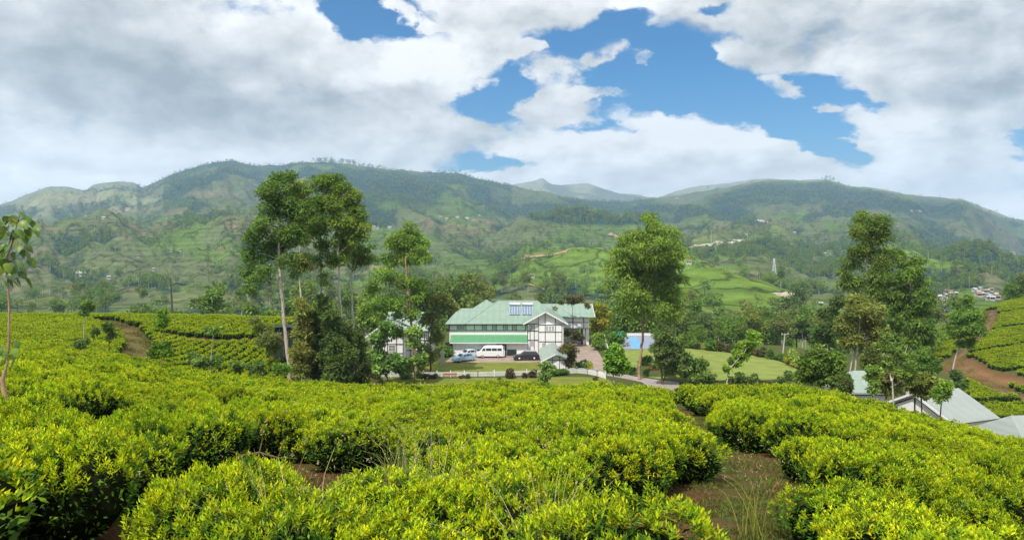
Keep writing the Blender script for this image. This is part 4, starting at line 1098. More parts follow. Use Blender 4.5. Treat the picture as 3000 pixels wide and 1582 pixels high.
# ------------------------------------------------------------------ vehicles
def wheel(parent, x, y, r, w):
    t = MB()
    n = 16
    t.lathe([(r * .62, -w / 2), (r, -w / 2 + .02), (r, w / 2 - .02), (r * .62, w / 2)], n)
    me = t.mesh('wheel', 'tyre', True)
    o = mobj('wheel', me, parent); o.location = (x, y, r); o.rotation_euler = (R(90), 0, 0)
    h = MB().lathe([(.03, w / 2 + .015), (r * .6, w / 2 + .004), (r * .62, -w / 2 - .004), (.03, -w / 2 - .015)], 12)
    mobj('rim', h.mesh('rim', 'hub', True), o)
    return o
def vehicle(label, cat, name, loc, rz, mat, prof_lo, prof_hi, Wd, wheels, wr, win, hl):
    """prof_lo: body outline (x,z); prof_hi: cabin outline; win: window outlines on the side"""
    t = thing(name, label, cat, loc, rz)
    def loft(prof, w0, w1, z0, z1, nm, m, bev=.06):
        b = MB(); n = len(prof)
        def wd(z): q = (z - z0) / max(1e-6, z1 - z0); return w0 + (w1 - w0) * q
        vs = []
        for s_ in (-1, 1):
            for x, z in prof: vs.append((x, s_ * (wd(z) / 2 - bev), z))
        cx = sum(p[0] for p in prof) / n; cz = sum(p[1] for p in prof) / n
        for s_ in (-1, 1):
            for x, z in prof: vs.append((cx + (x - cx) * .97, s_ * wd(z) / 2, cz + (z - cz) * .94))
        # rings: left face(2n..3n), left edge(0..n), right edge(n..2n), right face(3n..4n)
        fs = [tuple(range(2 * n, 3 * n)), tuple(reversed(range(3 * n, 4 * n)))]
        for i in range(n):
            j = (i + 1) % n
            fs += [(2 * n + i, i, j, 2 * n + j), (i, n + i, n + j, j), (n + i, 3 * n + i, 3 * n + j, n + j)]
        b.raw(vs, fs); return b.build(nm, m, t)
    zlo = [z for _, z in prof_lo]; zhi = [z for _, z in prof_hi]
    loft(prof_lo, Wd, Wd, min(zlo), max(zlo), 'body', mat)
    loft(prof_hi, Wd * .96, Wd * .80, min(zhi), max(zhi), 'cabin', mat)
    z0, z1 = min(zhi), max(zhi)
    for poly in win['side']:
        for s_ in (-1, 1):
            wv = lambda z: s_ * (Wd * .96 + (Wd * .80 - Wd * .96) * (z - z0) / (z1 - z0)) / 2
            v = [(x, wv(z) + s_ * .012, z) for x, z in poly] + [(x, wv(z) - s_ * .02, z) for x, z in poly]; n = len(poly)
            MB().raw(v, [tuple(range(n)), tuple(reversed(range(n, 2 * n)))] + [(i, n + i, n + (i + 1) % n, (i + 1) % n) for i in range(n)]).build('side_window', 'dark_glass', t)
    for nm, ((xa, za), (xb, zb_)) in (('windscreen', win['front']), ('rear_window', win['rear'])):
        d = .015 if nm == 'windscreen' else -.015
        w_a, w_b = Wd * .40, Wd * .36
        sx_ = -1 if nm == 'windscreen' else 1
        v = [(xa + sx_ * .02, -w_a, za + .02), (xa + sx_ * .02, w_a, za + .02), (xb + sx_ * .02, w_b, zb_ + .02), (xb + sx_ * .02, -w_b, zb_ + .02)]
        v += [(x - sx_ * .05, y, z - .02) for x, y, z in v]
        MB().raw(v, [(0, 1, 2, 3), (7, 6, 5, 4), (0, 4, 5, 1), (1, 5, 6, 2), (2, 6, 7, 3), (3, 7, 4, 0)]).build(nm, 'dark_glass', t)
    for x in wheels:
        for s_ in (-1, 1): wheel(t, x, s_ * (Wd / 2 - .1), wr, .22)
    (hxf, hz_), (hxr, hzr) = hl
    for s_ in (-1, 1):
        MB().box(hxf - .03, hxf + .04, s_ * Wd * .36 - .15, s_ * Wd * .36 + .15, hz_ - .07, hz_ + .07).build('headlight', 'lamp_glass', t)
        MB().box(hxr - .04, hxr + .03, s_ * Wd * .40 - .1, s_ * Wd * .40 + .1, hzr - .12, hzr + .12).build('tail_light', 'red_lens', t)
    x_a, x_b = min(p[0] for p in prof_lo), max(p[0] for p in prof_lo)
    MB().box(x_a - .05, x_a + .1, -Wd * .46, Wd * .46, .28, .5).build('bumper', 'black_iron' if 'black' in mat else mat, t)
    MB().box(x_b - .1, x_b + .05, -Wd * .46, Wd * .46, .28, .5).build('bumper', 'black_iron' if 'black' in mat else mat, t)
    return t
p = G(1437, 1049)
van = vehicle('white high-roofed minibus parked side-on before the garage', 'van', 'parked_van', (p.x, p.y + .9, GZ + .01), 0, 'car_white',
        [(-2.35, .3), (-2.42, .55), (-2.38, .95), (-1.95, 1.18), (2.30, 1.18), (2.35, .9), (2.35, .3)],
        [(-2.02, 1.16), (-1.35, 1.92), (-.9, 2.12), (2.1, 2.14), (2.28, 1.95), (2.32, 1.16)], 1.8, (-1.5, 1.35), .34,
        dict(side=[[(-1.62, 1.28), (-.95, 1.28), (-.95, 1.75), (-1.28, 1.75)], [(-.82, 1.28), (.15, 1.28), (.15, 1.75), (-.82, 1.75)], [(.25, 1.28), (1.15, 1.28), (1.15, 1.75), (.25, 1.75)], [(1.25, 1.28), (2.05, 1.28), (2.0, 1.75), (1.25, 1.75)]],
             front=((-1.98, 1.22), (-1.42, 1.84)), rear=((2.31, 1.3), (2.27, 1.85))), ((-2.41, .8), (2.35, .9)))
p = G(1543, 1056)
suv = vehicle('black estate car with roof rails parked beside the hut', 'car', 'parked_car', (p.x, p.y + .8, GZ + .01), R(6), 'car_black',
        [(-2.25, .3), (-2.3, .55), (-2.2, .82), (-1.1, .98), (2.1, 1.0), (2.2, .8), (2.18, .3)],
        [(-1.05, .97), (-.35, 1.48), (0.1, 1.55), (1.6, 1.53), (2.05, 1.02), (2.08, .97)], 1.78, (-1.38, 1.3), .34,
        dict(side=[[(-.75, 1.03), (-.05, 1.03), (-.05, 1.42), (-.28, 1.42)], [(.05, 1.03), (.85, 1.03), (.85, 1.43), (.05, 1.43)], [(.95, 1.03), (1.8, 1.03), (1.55, 1.42), (.95, 1.42)]],
             front=((-.98, 1.03), (-.42, 1.43)), rear=((2.0, 1.06), (1.68, 1.48))), ((-2.24, .68), (2.16, .8)))
MB().bar((-.1, -.6, 1.62), (1.5, -.6, 1.6), .05).bar((-.1, .6, 1.62), (1.5, .6, 1.6), .05).bar((0, -.6, 1.55), (0, -.6, 1.62), .04).bar((1.4, -.6, 1.54), (1.4, -.6, 1.6), .04).bar((0, .6, 1.55), (0, .6, 1.62), .04).bar((1.4, .6, 1.54), (1.4, .6, 1.6), .04).build('roof_rails', 'metal_tank', suv)
for (px, py, mat, lab, rz) in ((1358, 1058, 'car_blue', 'pale blue saloon car parked nose-out at the left end of the yard', 38), (1372, 1046, 'car_silver', 'silver car parked just behind the pale blue saloon', 30)):
    p = G(px, py)
    vehicle(lab, 'car', 'parked_car', (p.x, p.y, GZ + .01), R(rz), mat,
            [(-2.1, .28), (-2.15, .5), (-2.0, .74), (-1.0, .9), (1.75, .92), (2.08, .84), (2.1, .3)],
            [(-.95, .89), (-.3, 1.36), (.15, 1.43), (.95, 1.40), (1.65, .96), (1.68, .89)], 1.7, (-1.3, 1.3), .31,
            dict(side=[[(-.65, .94), (0, .94), (0, 1.31), (-.25, 1.30)], [(.1, .94), (.8, .94), (.8, 1.31), (.1, 1.32)], [(.88, .94), (1.4, .94), (.95, 1.3), (.88, 1.3)]],
                 front=((-.88, .95), (-.36, 1.31)), rear=((1.58, .98), (1.05, 1.35))), ((-2.1, .62), (2.08, .68)))

# ------------------------------------------------------------------ garden furniture
p = G(1296, 1068)
t = thing('garden_pillar', 'slim white pillar standing on the lawn left of the pale blue car', 'pillar', (p.x, p.y, GZ))
MB().box(-.3, .3, -.15, .15, 0, 2.1).build('shaft', 'pale_wall', t); MB().box(-.36, .36, -.2, .2, 2.1, 2.22).build('cap', 'concrete', t)
p = G(1318, 1107)
t = thing('garden_bench', 'long low rust-red bench before the picket fence', 'bench', (p.x, p.y - .25, GZ))
for k in range(3): MB().box(-1.05, 1.05, -.2 + k * .14, -.08 + k * .14, .38, .43).build('slat', 'rust', t)
MB().box(-1.05, 1.05, .25, .29, .5, .72).build('backrest', 'rust', t)
for x in (-.9, .9):
    MB().box(x - .04, x + .04, -.18, .28, 0, .38).build('leg', 'rust', t)
# leaning post on the front lawn
a = G(1416, 1130)
MBp = MB().tube([(0, 0, 0), (.35, .9, 1.15)], [.07, .05], 6); o = MBp.build('leaning_post', 'dark_bark'); o.location = (a.x, a.y, GZ)
tag(o, 'dark leaning wooden post on the front lawn below the picket fence', 'post')
# fountain
p = G(1915, 1083)
t = thing('fountain', 'round orange-rimmed fountain with dark statue on the small lawn under the tall tree', 'fountain', (p.x, p.y, GZ))
MB().lathe([(1.0, 0), (1.0, .35), (.82, .36), (.8, .2), (.02, .18)], 18).build('basin', 'orange_brick', t)
MB().lathe([(.02, .18), (.28, .2), (.16, .4), (.1, .9), (.42, 1.05), (.44, 1.12), (.05, 1.1)], 14).build('pedestal', 'black_iron', t, smooth=True)
MB().lathe([(.16, 1.1), (.2, 1.3), (.12, 1.55), (.08, 1.62), (.12, 1.72), (.07, 1.86), (.01, 1.9)], 10).build('statue', 'white_paint', t, smooth=True)
# pool umbrella, screen and loungers
p = G(1817, 1012)
t = thing('pool_umbrella', 'green parasol standing at the left edge of the pool', 'umbrella', (p.x, p.y, GZ))
MB().tube([(0, 0, 0), (0, 0, 2.7)], .04, 8).build('pole', 'metal_tank', t)
MB().lathe([(.02, 2.85), (.7, 2.62), (1.25, 2.2), (1.3, 1.95), (1.22, 1.96), (1.18, 2.18), (.6, 2.55), (.02, 2.75)], 8).build('canopy', 'teal_cloth', t)
MB().lathe([(.02, 0), (.3, .0), (.3, .1), (.06, .14)], 10).build('base', 'concrete', t)
p0, p1 = G(1832, 983), G(1914, 983)
t = thing('pool_wall', 'low white wall behind the swimming pool', 'wall', (p0.x, p0.y + .2, GZ))
MB().box(0, p1.x - p0.x, 0, .25, 0, .5).build('wall', 'white_wall', t); MB().box(-.05, p1.x - p0.x + .05, -.05, .3, .5, .57).build('coping', 'pale_wall', t)
for px, py, rz, lab in ((1820, 1006, 15, 'sun lounger beside the parasol, farther one'), (1829, 1014, 10, 'sun lounger at the pool corner, nearer one')):
    p = G(px, py); t = thing('sun_lounger', 'white ' + lab, 'sun lounger', (p.x, p.y, GZ + .01), R(rz), 'sun loungers by the pool')
    MB().box(-.85, .4, -.3, .3, .3, .36).build('seat', 'white_paint', t); MB().slab([(.4, -.3, .36), (.4, .3, .36), (.95, .3, .75), (.95, -.3, .75)], .06).build('backrest', 'rust', t)
    for x in (-.75, .35):
        for y_ in (-.25, .25): MB().box(x - .03, x + .03, y_ - .03, y_ + .03, 0, .3).build('leg', 'white_paint', t)
# white terrace tables and chairs under the right wing
for k, (px, py, wd) in enumerate(((1656, 1001, 1.4), (1677, 1000, 1.1), (1690, 1001, .9))):
    p = G(px, py); t = thing('terrace_table', 'white cloth-covered terrace table below the right wing, %s of three' % ('left one', 'middle one', 'right one')[k], 'table', (p.x, p.y, GZ + .014), 0, 'white tables on the terrace')
    MB().box(-wd / 2, wd / 2, -.45, .45, .7, .76).build('tabletop', 'white_paint', t); MB().box(-wd / 2 + .02, wd / 2 - .02, -.47, -.45, .25, .72).build('cloth', 'white_paint', t)
    for x in (-wd / 2 + .08, wd / 2 - .08):
        for y_ in (-.38, .38): MB().box(x - .03, x + .03, y_ - .03, y_ + .03, 0, .7).build('leg', 'white_paint', t)
    for s_ in (-1, 1):
        c_ = thing('terrace_chair', 'white chair at the %s end of the %s terrace table' % ('left' if s_ < 0 else 'right', ('left', 'middle', 'right')[k]), 'chair', (p.x + s_ * (wd / 2 + .15), p.y - .5, GZ + .014), 0, 'white chairs on the terrace')
        MB().box(-.2, .2, -.2, .2, .42, .46).build('seat', 'white_paint', c_); MB().box(-.2, .2, .16, .2, .46, .9).build('backrest', 'white_paint', c_)
        for x in (-.17, .17):
            for y_ in (-.17, .17): MB().box(x - .02, x + .02, y_ - .02, y_ + .02, 0, .42).build('leg', 'white_paint', c_)
# sloping white railing above the driveway
a, c = G(1771, 1003), G(1787, 1052)
t = thing('white_railing', 'thin white railing sloping down beside the driveway', 'railing', (a.x, a.y, GZ))
d = c - a
MB().bar((0, 0, 1.5), (d.x, d.y, 1.0), .08, .12).bar((0, 0, .8), (d.x, d.y, .5), .05).build('rail', 'white_paint', t)
for k in range(8): q = d * (k / 7); MB().box(-.05, .05, -.05, .05, 0, 1.5 - .5 * k / 7).build('post', 'white_paint', t, loc=(q.x, q.y, 0))
# garden lamp pole with wires
p = G(2291, 1050)
t = thing('utility_pole', 'pale concrete utility pole with crossarm at the far edge of the lower lawn', 'utility pole', (p.x, p.y, GZ), 0)
MB().tube([(0, 0, -.5), (.55, 0, 4.5)], [.14, .09], 8).build('pole', 'pale_wall', t)
MB().bar((-.1, 0, 4.3), (1.2, 0, 4.38), .1).build('crossarm', 'pale_wall', t)
for x in (0, 1.1): MB().lathe([(.03, 4.38), (.07, 4.45), (.05, 4.55), (.01, 4.58)], 8, x, 0).build('insulator', 'white_paint', t)
tp = Vector((p.x, p.y, GZ + 4.55)); q1 = at(2050, 1001, 150); pts = [tp.lerp(q1, k / 12) - Vector((0, 0, 1)) * 1.2 * math.sin(pi * k / 12) * .4 for k in range(13)]
o = MB().tube(pts, .02, 4).build('overhead_wire', 'black_iron'); tag(o, 'thin overhead wire running left from the concrete utility pole', 'wire')
p = gnd(505, 118)
t = thing('wooden_pole', 'bare dark wooden pole standing on the crest of the left tea hill', 'pole', (p.x, p.y, p.z))
MB().tube([(0, 0, -.3), (-.12, 0, 3.5), (-.3, 0, 6.6)], [.17, .14, .1], 7).build('shaft', 'pole_wood', t); MB().tube([(-.3, 0, 6.6), (-.3, 0, 6.72)], [.12, .1], 7).build('cap', 'pole_wood', t)
# netted enclosure
p = gnd(845, 88)
nz = p.z
t = thing('net_enclosure', 'tall dark green netted enclosure behind the white trunked tree', 'enclosure', (p.x, p.y, nz))
for k in range(7):
    x = -1.7 + k * .58; MB().tube([(x, 0, -1.4), (x, 0, 5.0 - .07 * k)], .05, 6).build('post', 'dark_bark', t)
b = MB()
for k in range(6):
    for j in range(6):
        b.raw([(-1.7 + k * .58 + .05, .05 + .05 * ((k + j) % 2), -1.2 + j), (-1.7 + (k + 1) * .58 - .05, .05 + .04 * (k % 2), -1.2 + j), (-1.7 + (k + 1) * .58 - .05, .05, -.22 + j), (-1.7 + k * .58 + .05, .06, -.22 + j)], [(0, 1, 2, 3)])
b.build('net', 'net_green', t); MB().box(-1.9, 2.0, -.2, 3.0, 4.7, 4.78).build('roof', 'net_green', t); MB().box(-1.75, 1.8, 2.9, 3.0, -1.2, 4.7).build('back_panel', 'net_green', t)

# ------------------------------------------------------------------ roofs below the near slope at the right
def cottage(label, pxl, pxr, pyl, Yl, drop, run, wallh, mat, back=None):
    """ridge runs across; left end visible"""
    a = at(pxl, pyl, Yl); z = a.z; Yr = Yl + 2.0; xr = (pxr - 1500) / F * Yr
    Lx = math.hypot(xr - a.x, Yr - Yl); rz = math.atan2(Yr - Yl, xr - a.x)
    t = thing('cottage', label, 'cottage', (a.x, a.y, z - drop - wallh), rz, 'pale roofed cottages below the tea slope')
    zw = wallh; rb = run
    MB().slab([(-.3, 0, zw + drop), (Lx + .3, 0, zw + drop), (Lx + .3, -run - .4, zw - .15), (-.3, -run - .4, zw - .15)], .1).build('roof', mat, t)
    MB().slab([(-.3, 0, zw + drop), (-.3, rb + .4, zw - .15), (Lx + .3, rb + .4, zw - .15), (Lx + .3, 0, zw + drop)], .1).build('roof', mat, t)
    b = MB(); zz = zw + drop - .12
    b.raw([(0, -run, -2), (0, rb, -2), (0, rb, zw - .1), (0, 0, zz), (0, -run, zw - .1), (Lx, -run, -2), (Lx, rb, -2), (Lx, rb, zw - .1), (Lx, 0, zz), (Lx, -run, zw - .1)],
          [(4, 3, 2, 1, 0), (5, 6, 7, 8, 9), (0, 5, 9, 4), (1, 2, 7, 6), (3, 4, 9, 8), (2, 3, 8, 7)])
    b.build('wall', 'white_wall', t)
    for y0_, y1_ in ((0, -run), (0, rb)):
        beam(t, (-.04, y0_, zz - .25), (-.04, y1_, zw - .3), .12)
        MB().bar((-.32, 0, zw + drop - .06), (-.32, y1_ + (.4 if y1_ > 0 else -.4), zw - .2), .06, .18).build('barge_board', 'white_paint', t)
    beam(t, (-.05, -run, zw - .15), (-.05, rb, zw - .15), .12); beam(t, (-.05, 0, -1), (-.05, 0, zz - .3), .12)
    fr = MB().box(-.07, -.003, .4, 1.5, .9, 1.8).build('window', 'dark_glass', t)
    MB().bar((-.08, .4, .9), (-.08, 1.5, .9), .06).bar((-.08, .4, 1.8), (-.08, 1.5, 1.8), .06).bar((-.08, .4, .9), (-.08, .4, 1.8), .06).bar((-.08, 1.5, .9), (-.08, 1.5, 1.8), .06).build('frame', 'white_paint', fr)
    return t
cottage('pale grey-green roofed cottage below the tea slope, large one with gable end', 2681, 2802, 1150, 64, 1.75, 3.4, 2.6, 'grey_green_roof')
t = thing('cottage', 'pale roofed cottage at the far right edge, mostly cut off by the tea slope', 'cottage', (0, 0, 0), R(8), 'pale roofed cottages below the tea slope')
t.location = (35.2, 48.2, -15.5)
hip(-4.0, 3.6, -3.2, 3.2, 2.6, -2.6, 1.9, 4.4).build('roof', 'grey_green_roof', t)
MB().box(-3.9, 3.1, -2.9, 2.9, -2, 2.65).build('wall', 'white_wall', t)
MB().box(-3.0, -1.8, -2.96, -2.903, 1.0, 2.0).build('window', 'dark_glass', t)
# twin-slope cottage behind the slender trunks
t = thing('cottage', 'pale green roofed cottage showing between slender trunks right of the dark bush', 'cottage', (0, 0, 0), 0, 'pale roofed cottages below the tea slope')
t.location = (30.0, 64.5, -15.2)
hip(-1.9, 2.2, -2.6, 2.6, 2.75, .1, 1.5, 4.2).build('roof', 'pale_green_roof', t)
MB().box(-1.5, 1.8, -2.2, 2.2, -2, 2.7).build('wall', 'white_wall', t)
beam(t, (-1.5, -2.23, 2.5), (1.8, -2.23, 2.5), .1); beam(t, (-1.5, -2.23, 1.2), (1.8, -2.23, 1.2), .1)

# ------------------------------------------------------------------ trees
def pal(*c): return np.array(c)
P_EUC = pal([.130, .190, .034], [.095, .150, .030], [.180, .230, .040], [.075, .120, .028])
P_GREEN = pal([.150, .230, .036], [.110, .180, .032], [.200, .270, .045], [.080, .135, .030])
P_OLIVE = pal([.160, .190, .045], [.120, .155, .040], [.210, .220, .055], [.180, .150, .055])
P_DARK = pal([.075, .120, .028], [.055, .095, .025], [.105, .150, .034], [.095, .095, .034])
P_PALE = pal([.185, .260, .060], [.130, .200, .045], [.240, .310, .080], [.100, .160, .038])
P_FRESH = pal([.190, .310, .030], [.130, .230, .025], [.260, .370, .040], [.095, .170, .030])
P_BROWN = pal([.130, .095, .045], [.090, .080, .035], [.170, .120, .055], [.080, .095, .030])
P_GOLD = pal([.230, .210, .020], [.160, .180, .020], [.090, .120, .020], [.300, .250, .025])

def crown_mesh(name, lobes, n, seed, pals, lsz=.34, lw=.42, droop=.5, clump=.30, mat='tree_leaf', hang=0.0, detail=False):
    """lobes: (x,y,z,rx,ry,rz) local metres. leaves sit on small clumps spread over the lobes, leaving gaps"""
    r = np.random.default_rng(seed); lob = np.array(lobes, float)
    n = int(n * 1.45)
    vol = (lob[:, 3] * lob[:, 5]); wgt = vol / vol.sum()
    ncl = max(6, int(n / 95))
    li = r.choice(len(lob), ncl, p=wgt)
    d = rdir(r, ncl); d[:, 2] = d[:, 2] * 0.9 + 0.12
    rad = r.uniform(0.25, 1.0, ncl) ** 0.45 * 0.86
    cc = lob[li, :3] + d * rad[:, None] * lob[li, 3:6]
    cr = np.minimum(lob[li, 3], lob[li, 5]) * clump * r.uniform(.7, 1.35, ncl) + lsz * .5
    cw = cr ** 1.7; ci = r.choice(ncl, n, p=cw / cw.sum())
    dl = rdir(r, n); dl[:, 2] = np.abs(dl[:, 2]) * r.choice([1, 1, 1, -1], n) * .8 + .1
    rr = r.uniform(.35, 1.0, n) ** .5
    p = cc[ci] + unit(dl) * (rr * cr[ci])[:, None] * np.array([1.15, 1.15, .8])
    out = unit(dl)
    ax = out * 0.8 + rdir(r, n) * .7 + np.array([0, 0, -droop])
    nn = out + rdir(r, n) * .6 + np.array([0, 0, .5])
    if hang > 0: p[:, 2] -= r.uniform(0, 1, n) ** 2 * hang
    base = pals[r.integers(0, len(pals), ncl)] * r.uniform(.75, 1.25, (ncl, 1))
    col = base[ci] * .6 + pals[r.integers(0, len(pals), n)] * .4
    col = col * r.uniform(.7, 1.3, (n, 1))
    L = lsz * r.uniform(.65, 1.35, n)
    V, f, c = leaves(p, ax, nn, L, L * lw, col, detail=detail)
    return np_mesh(name, V, [f], mat, cols=c), cc
def trunk_mesh(name, pts, r0, r1, cc, mat, seed, nl=14, n=8, limb=.35):
    r = random.Random(seed); b = MB()
    P = [Vector(p) for p in pts]; m = len(P)
    # finer, slightly wavering
    Q = []
    for i in range(m - 1):
        for k in range(4):
            t = k / 4; q = P[i].lerp(P[i + 1], t) + Vector((r.uniform(-1, 1), r.uniform(-1, 1), 0)) * r0 * (.25 if (i or k) else 0); Q.append(q)
    Q.append(P[-1])
    rad = [r0 * (1 + .35 * math.exp(-i * 1.2)) + (r1 - r0) * i / (len(Q) - 1) for i in range(len(Q))]
    b.tube(Q, rad, n)
    if cc is not None and nl:
        idx = list(range(len(cc))); r.shuffle(idx)
        for i in idx[:nl]:
            c = Vector([float(v) for v in cc[i]])
            cand = [k for k in range(len(Q)) if Q[k].z < c.z - .15 * (c - Q[k]).length and k > len(Q) * .2]
            if not cand: continue
            k = min(cand, key=lambda k: (c - Q[k]).length + .4 * abs(c.z - Q[k].z - (c - Q[k]).length * .6))
            s = Q[k]; mid = s.lerp(c, .5) + Vector((0, 0, .08 * (c - s).length)) + Vector((r.uniform(-1, 1), r.uniform(-1, 1), 0)) * .05 * (c - s).length
            rr = max(.02, rad[k] * limb)
            b.tube([s, mid, c], [rr, rr * .7, rr * .3], 5, cap=False)
    return b.mesh(name, mat, True)
def tree(name, label, cat, Y, base, lobes, trunk, pals, n, bark='pale_bark', r0=.22, r1=.08, lsz=.34, seed=1, droop=.5, clump=.30, depth=.85, nl=14, lw=.42, trunks=(), hang=0, group=None, mat='tree_leaf', detail=False, sink=0.3):
    """lobes and trunk are measured on the photograph, in pixels, and set at the distance Y"""
    r = random.Random(seed)
    bp = at(base[0], base[1], Y)
    gzv = hz(bp.x, Y) if not (1085 < base[0] < 2335 and 88 < Y < 176) else GZ
    root = Vector((bp.x, Y, gzv))
    t = thing(name, label, cat, root, 0, group)
    k = Y / F; lb = []
    cx = sum(l[0] for l in lobes) / len(lobes)
    half = max(abs(l[0] - cx) + l[2] for l in lobes) * k
    for (px, py, rx, ry) in lobes:
        q = at(px, py, Y) - root
        dy = max(-.8, min(.8, 1 - abs(px - cx) * k / max(.1, half))) * half * .55 * r.uniform(-1, 1)
        lb.append((q.x, dy, q.z, rx * k, max(rx, ry) * k * depth, ry * k))
    me, cc = crown_mesh('foliage', lb, n, seed, pals, lsz, lw, droop, clump, mat, hang, detail)
    o = mobj('foliage', me, t)
    tp = [at(px, py, Y) - root for px, py in trunk]
    if tp[0].z > -.1: tp = [Vector((tp[0].x, 0, -sink))] + tp
    mobj('trunk', trunk_mesh('trunk', tp, r0, r1, cc, bark, seed, nl), t)
    for extra in trunks:
        ep = [at(px, py, Y) - root for px, py in extra]
        mobj('trunk', trunk_mesh('trunk', ep, r0 * .75, r1, None, bark, seed + 5, 0), t)
    return t

tree('eucalyptus_tree', 'tallest left eucalyptus with a long white trunk beside the netted enclosure', 'tree', 76, (847, 1078),
     [(828, 528, 36, 36), (800, 566, 42, 34), (858, 566, 38, 34), (784, 608, 44, 32), (834, 606, 50, 38), (872, 626, 40, 40), (800, 656, 48, 36), (862, 690, 44, 42), (758, 700, 38, 40), (742, 752, 36, 40), (726, 792, 20, 34), (790, 740, 40, 44), (852, 762, 32, 34), (782, 806, 34, 36), (752, 830, 22, 30), (828, 700, 40, 40), (736, 850, 16, 24), (862, 800, 18, 22)],
     [(850, 1084), (838, 980), (830, 914), (823, 842), (820, 759), (817, 697), (824, 590)], P_EUC, 21000, r0=.27, r1=.07, lsz=.28, seed=101, nl=26)
tree('eucalyptus_tree', 'narrow eucalyptus squeezed behind and right of the white trunked tree', 'tree', 84, (884, 960),
     [(879, 560, 30, 34), (889, 620, 32, 50), (893, 690, 24, 40), (887, 772, 32, 32), (905, 650, 22, 40)],
     [(888, 985), (884, 898), (878, 820), (880, 700), (880, 590)], P_OLIVE, 5000, r0=.17, r1=.05, lsz=.36, seed=102, nl=12)
tree('eucalyptus_tree', 'tall eucalyptus with rounded tufted crown, left of the middle pair', 'tree', 82, (942, 960),
     [(938, 543, 36, 32), (970, 540, 36, 32), (928, 605, 34, 38), (968, 600, 38, 40), (940, 666, 34, 42), (948, 730, 24, 34), (952, 822, 16, 32), (935, 770, 20, 24)],
     [(944, 1000), (941, 872), (940, 790), (938, 708), (950, 590)], P_EUC, 11500, r0=.2, r1=.06, lsz=.28, seed=103, nl=18)
tree('eucalyptus_tree', 'tall eucalyptus with rounded tufted crown, right of the middle pair', 'tree', 80, (1004, 996),
     [(1000, 556, 34, 32), (1021, 588, 34, 36), (1047, 628, 30, 32), (1062, 676, 26, 36), (1011, 656, 42, 42), (1005, 712, 36, 40), (985, 762, 32, 32), (980, 605, 28, 34), (1040, 700, 24, 24)],
     [(1010, 1050), (1004, 996), (995, 862), (990, 708), (1000, 600)], P_EUC, 12500, r0=.22, r1=.06, lsz=.28, seed=104, nl=20)
tree('eucalyptus_tree', 'low forked eucalyptus with flat sprays between the tall pair and the round crowned tree', 'tree', 86, (1034, 960),
     [(1073, 704, 20, 14), (1042, 742, 32, 20), (1080, 764, 34, 14), (1034, 775, 26, 16), (1092, 728, 16, 10)],
     [(1036, 975), (1031, 880), (1029, 811), (1044, 760)], P_EUC, 2600, r0=.16, r1=.05, lsz=.34, seed=105, nl=12)
tree('leafy_tree', 'round-topped leafy tree with spreading lower boughs in front of the left house', 'tree', 112, (1219, 1108),
     [(1191, 680, 42, 26), (1184, 716, 66, 34), (1232, 752, 32, 30), (1140, 764, 42, 24), (1190, 752, 44, 28), (1129, 811, 44, 26), (1196, 834, 50, 30), (1093, 848, 36, 22), (1145, 888, 54, 26), (1227, 873, 44, 26), (1120, 930, 40, 18), (1190, 925, 38, 22), (1082, 905, 34, 20), (1165, 975, 26, 20)],
     [(1222, 1110), (1212, 1020), (1204, 940), (1199, 888), (1189, 785), (1190, 700)], P_GREEN, 16000, bark='brown_bark', r0=.3, r1=.07, lsz=.42, seed=106, nl=30)
tree('leafy_tree', 'dark slender tree standing right against the wall of the left house', 'tree', 116, (1262, 1088),
     [(1284, 878, 44, 22), (1262, 938, 34, 26), (1272, 988, 22, 36), (1250, 1040, 30, 34), (1228, 1065, 26, 22), (1318, 900, 26, 16)],
     [(1262, 1090), (1260, 1000), (1270, 920), (1282, 880)], P_OLIVE, 5200, bark='dark_bark', r0=.17, r1=.05, lsz=.45, seed=107, nl=14)
tree('young_tree', 'pale young tree with broad leaves hiding the gable of the left house', 'tree', 106, (1136, 1116),
     [(1130, 958, 28, 16), (1114, 996, 30, 22), (1098, 1048, 34, 22), (1158, 1062, 34, 22), (1120, 1078, 34, 16)],
     [(1136, 1118), (1130, 1060), (1124, 1000), (1130, 960)], P_PALE, 3800, bark='twig', r0=.1, r1=.04, lsz=.5, lw=.6, seed=108, nl=12)
tree('young_tree', 'pale young tree with broad leaves right of the trunk before the left house', 'tree', 108, (1216, 1114),
     [(1215, 975, 22, 22), (1208, 1010, 22, 20), (1180, 1080, 24, 18), (1228, 1050, 22, 22)], [(1214, 1116), (1212, 1040), (1215, 980)], P_PALE, 2200, bark='twig', r0=.09, r1=.03, lsz=.5, lw=.6, seed=109, nl=8)
for i, (px, top, w, pl, lb) in enumerate(((888, 884, 24, P_OLIVE, 'shortest olive conifer left of the dark row'), (917, 905, 26, P_DARK, 'dark bushy conifer second from the left in the dark row'), (948, 868, 22, P_DARK, 'pointed dark conifer with the highest tip in the row'), (978, 915, 30, P_DARK, 'broad dark conifer in the middle of the row'),
                                          (1012, 960, 32, P_DARK, 'broad dark conifer right of the middle of the row'), (1048, 985, 30, P_DARK, 'low dark conifer next to the left house'), (1000, 1010, 40, P_DARK, 'low spreading dark conifer in front of the row'))):
    L_ = []; y_ = top + 12; k = 0
    while y_ < 1112: f = min(1.1, .5 + (y_ - top) / 140); L_.append((px + (k % 2 * 2 - 1) * w * .2, y_, w * f, 22)); y_ += 22; k += 1
    tree('dark_conifer', lb, 'tree', 75 - (i == 6) * 2 + i % 3 * 1.5, (px, 1100), L_, [(px, 1110), (px, 1000), (px, top + 20)], pl, 5600, bark='brown_bark', r0=.16, r1=.04, lsz=.42, lw=.3, seed=120 + i, droop=.1, nl=4, group='dark conifers beside the left house')
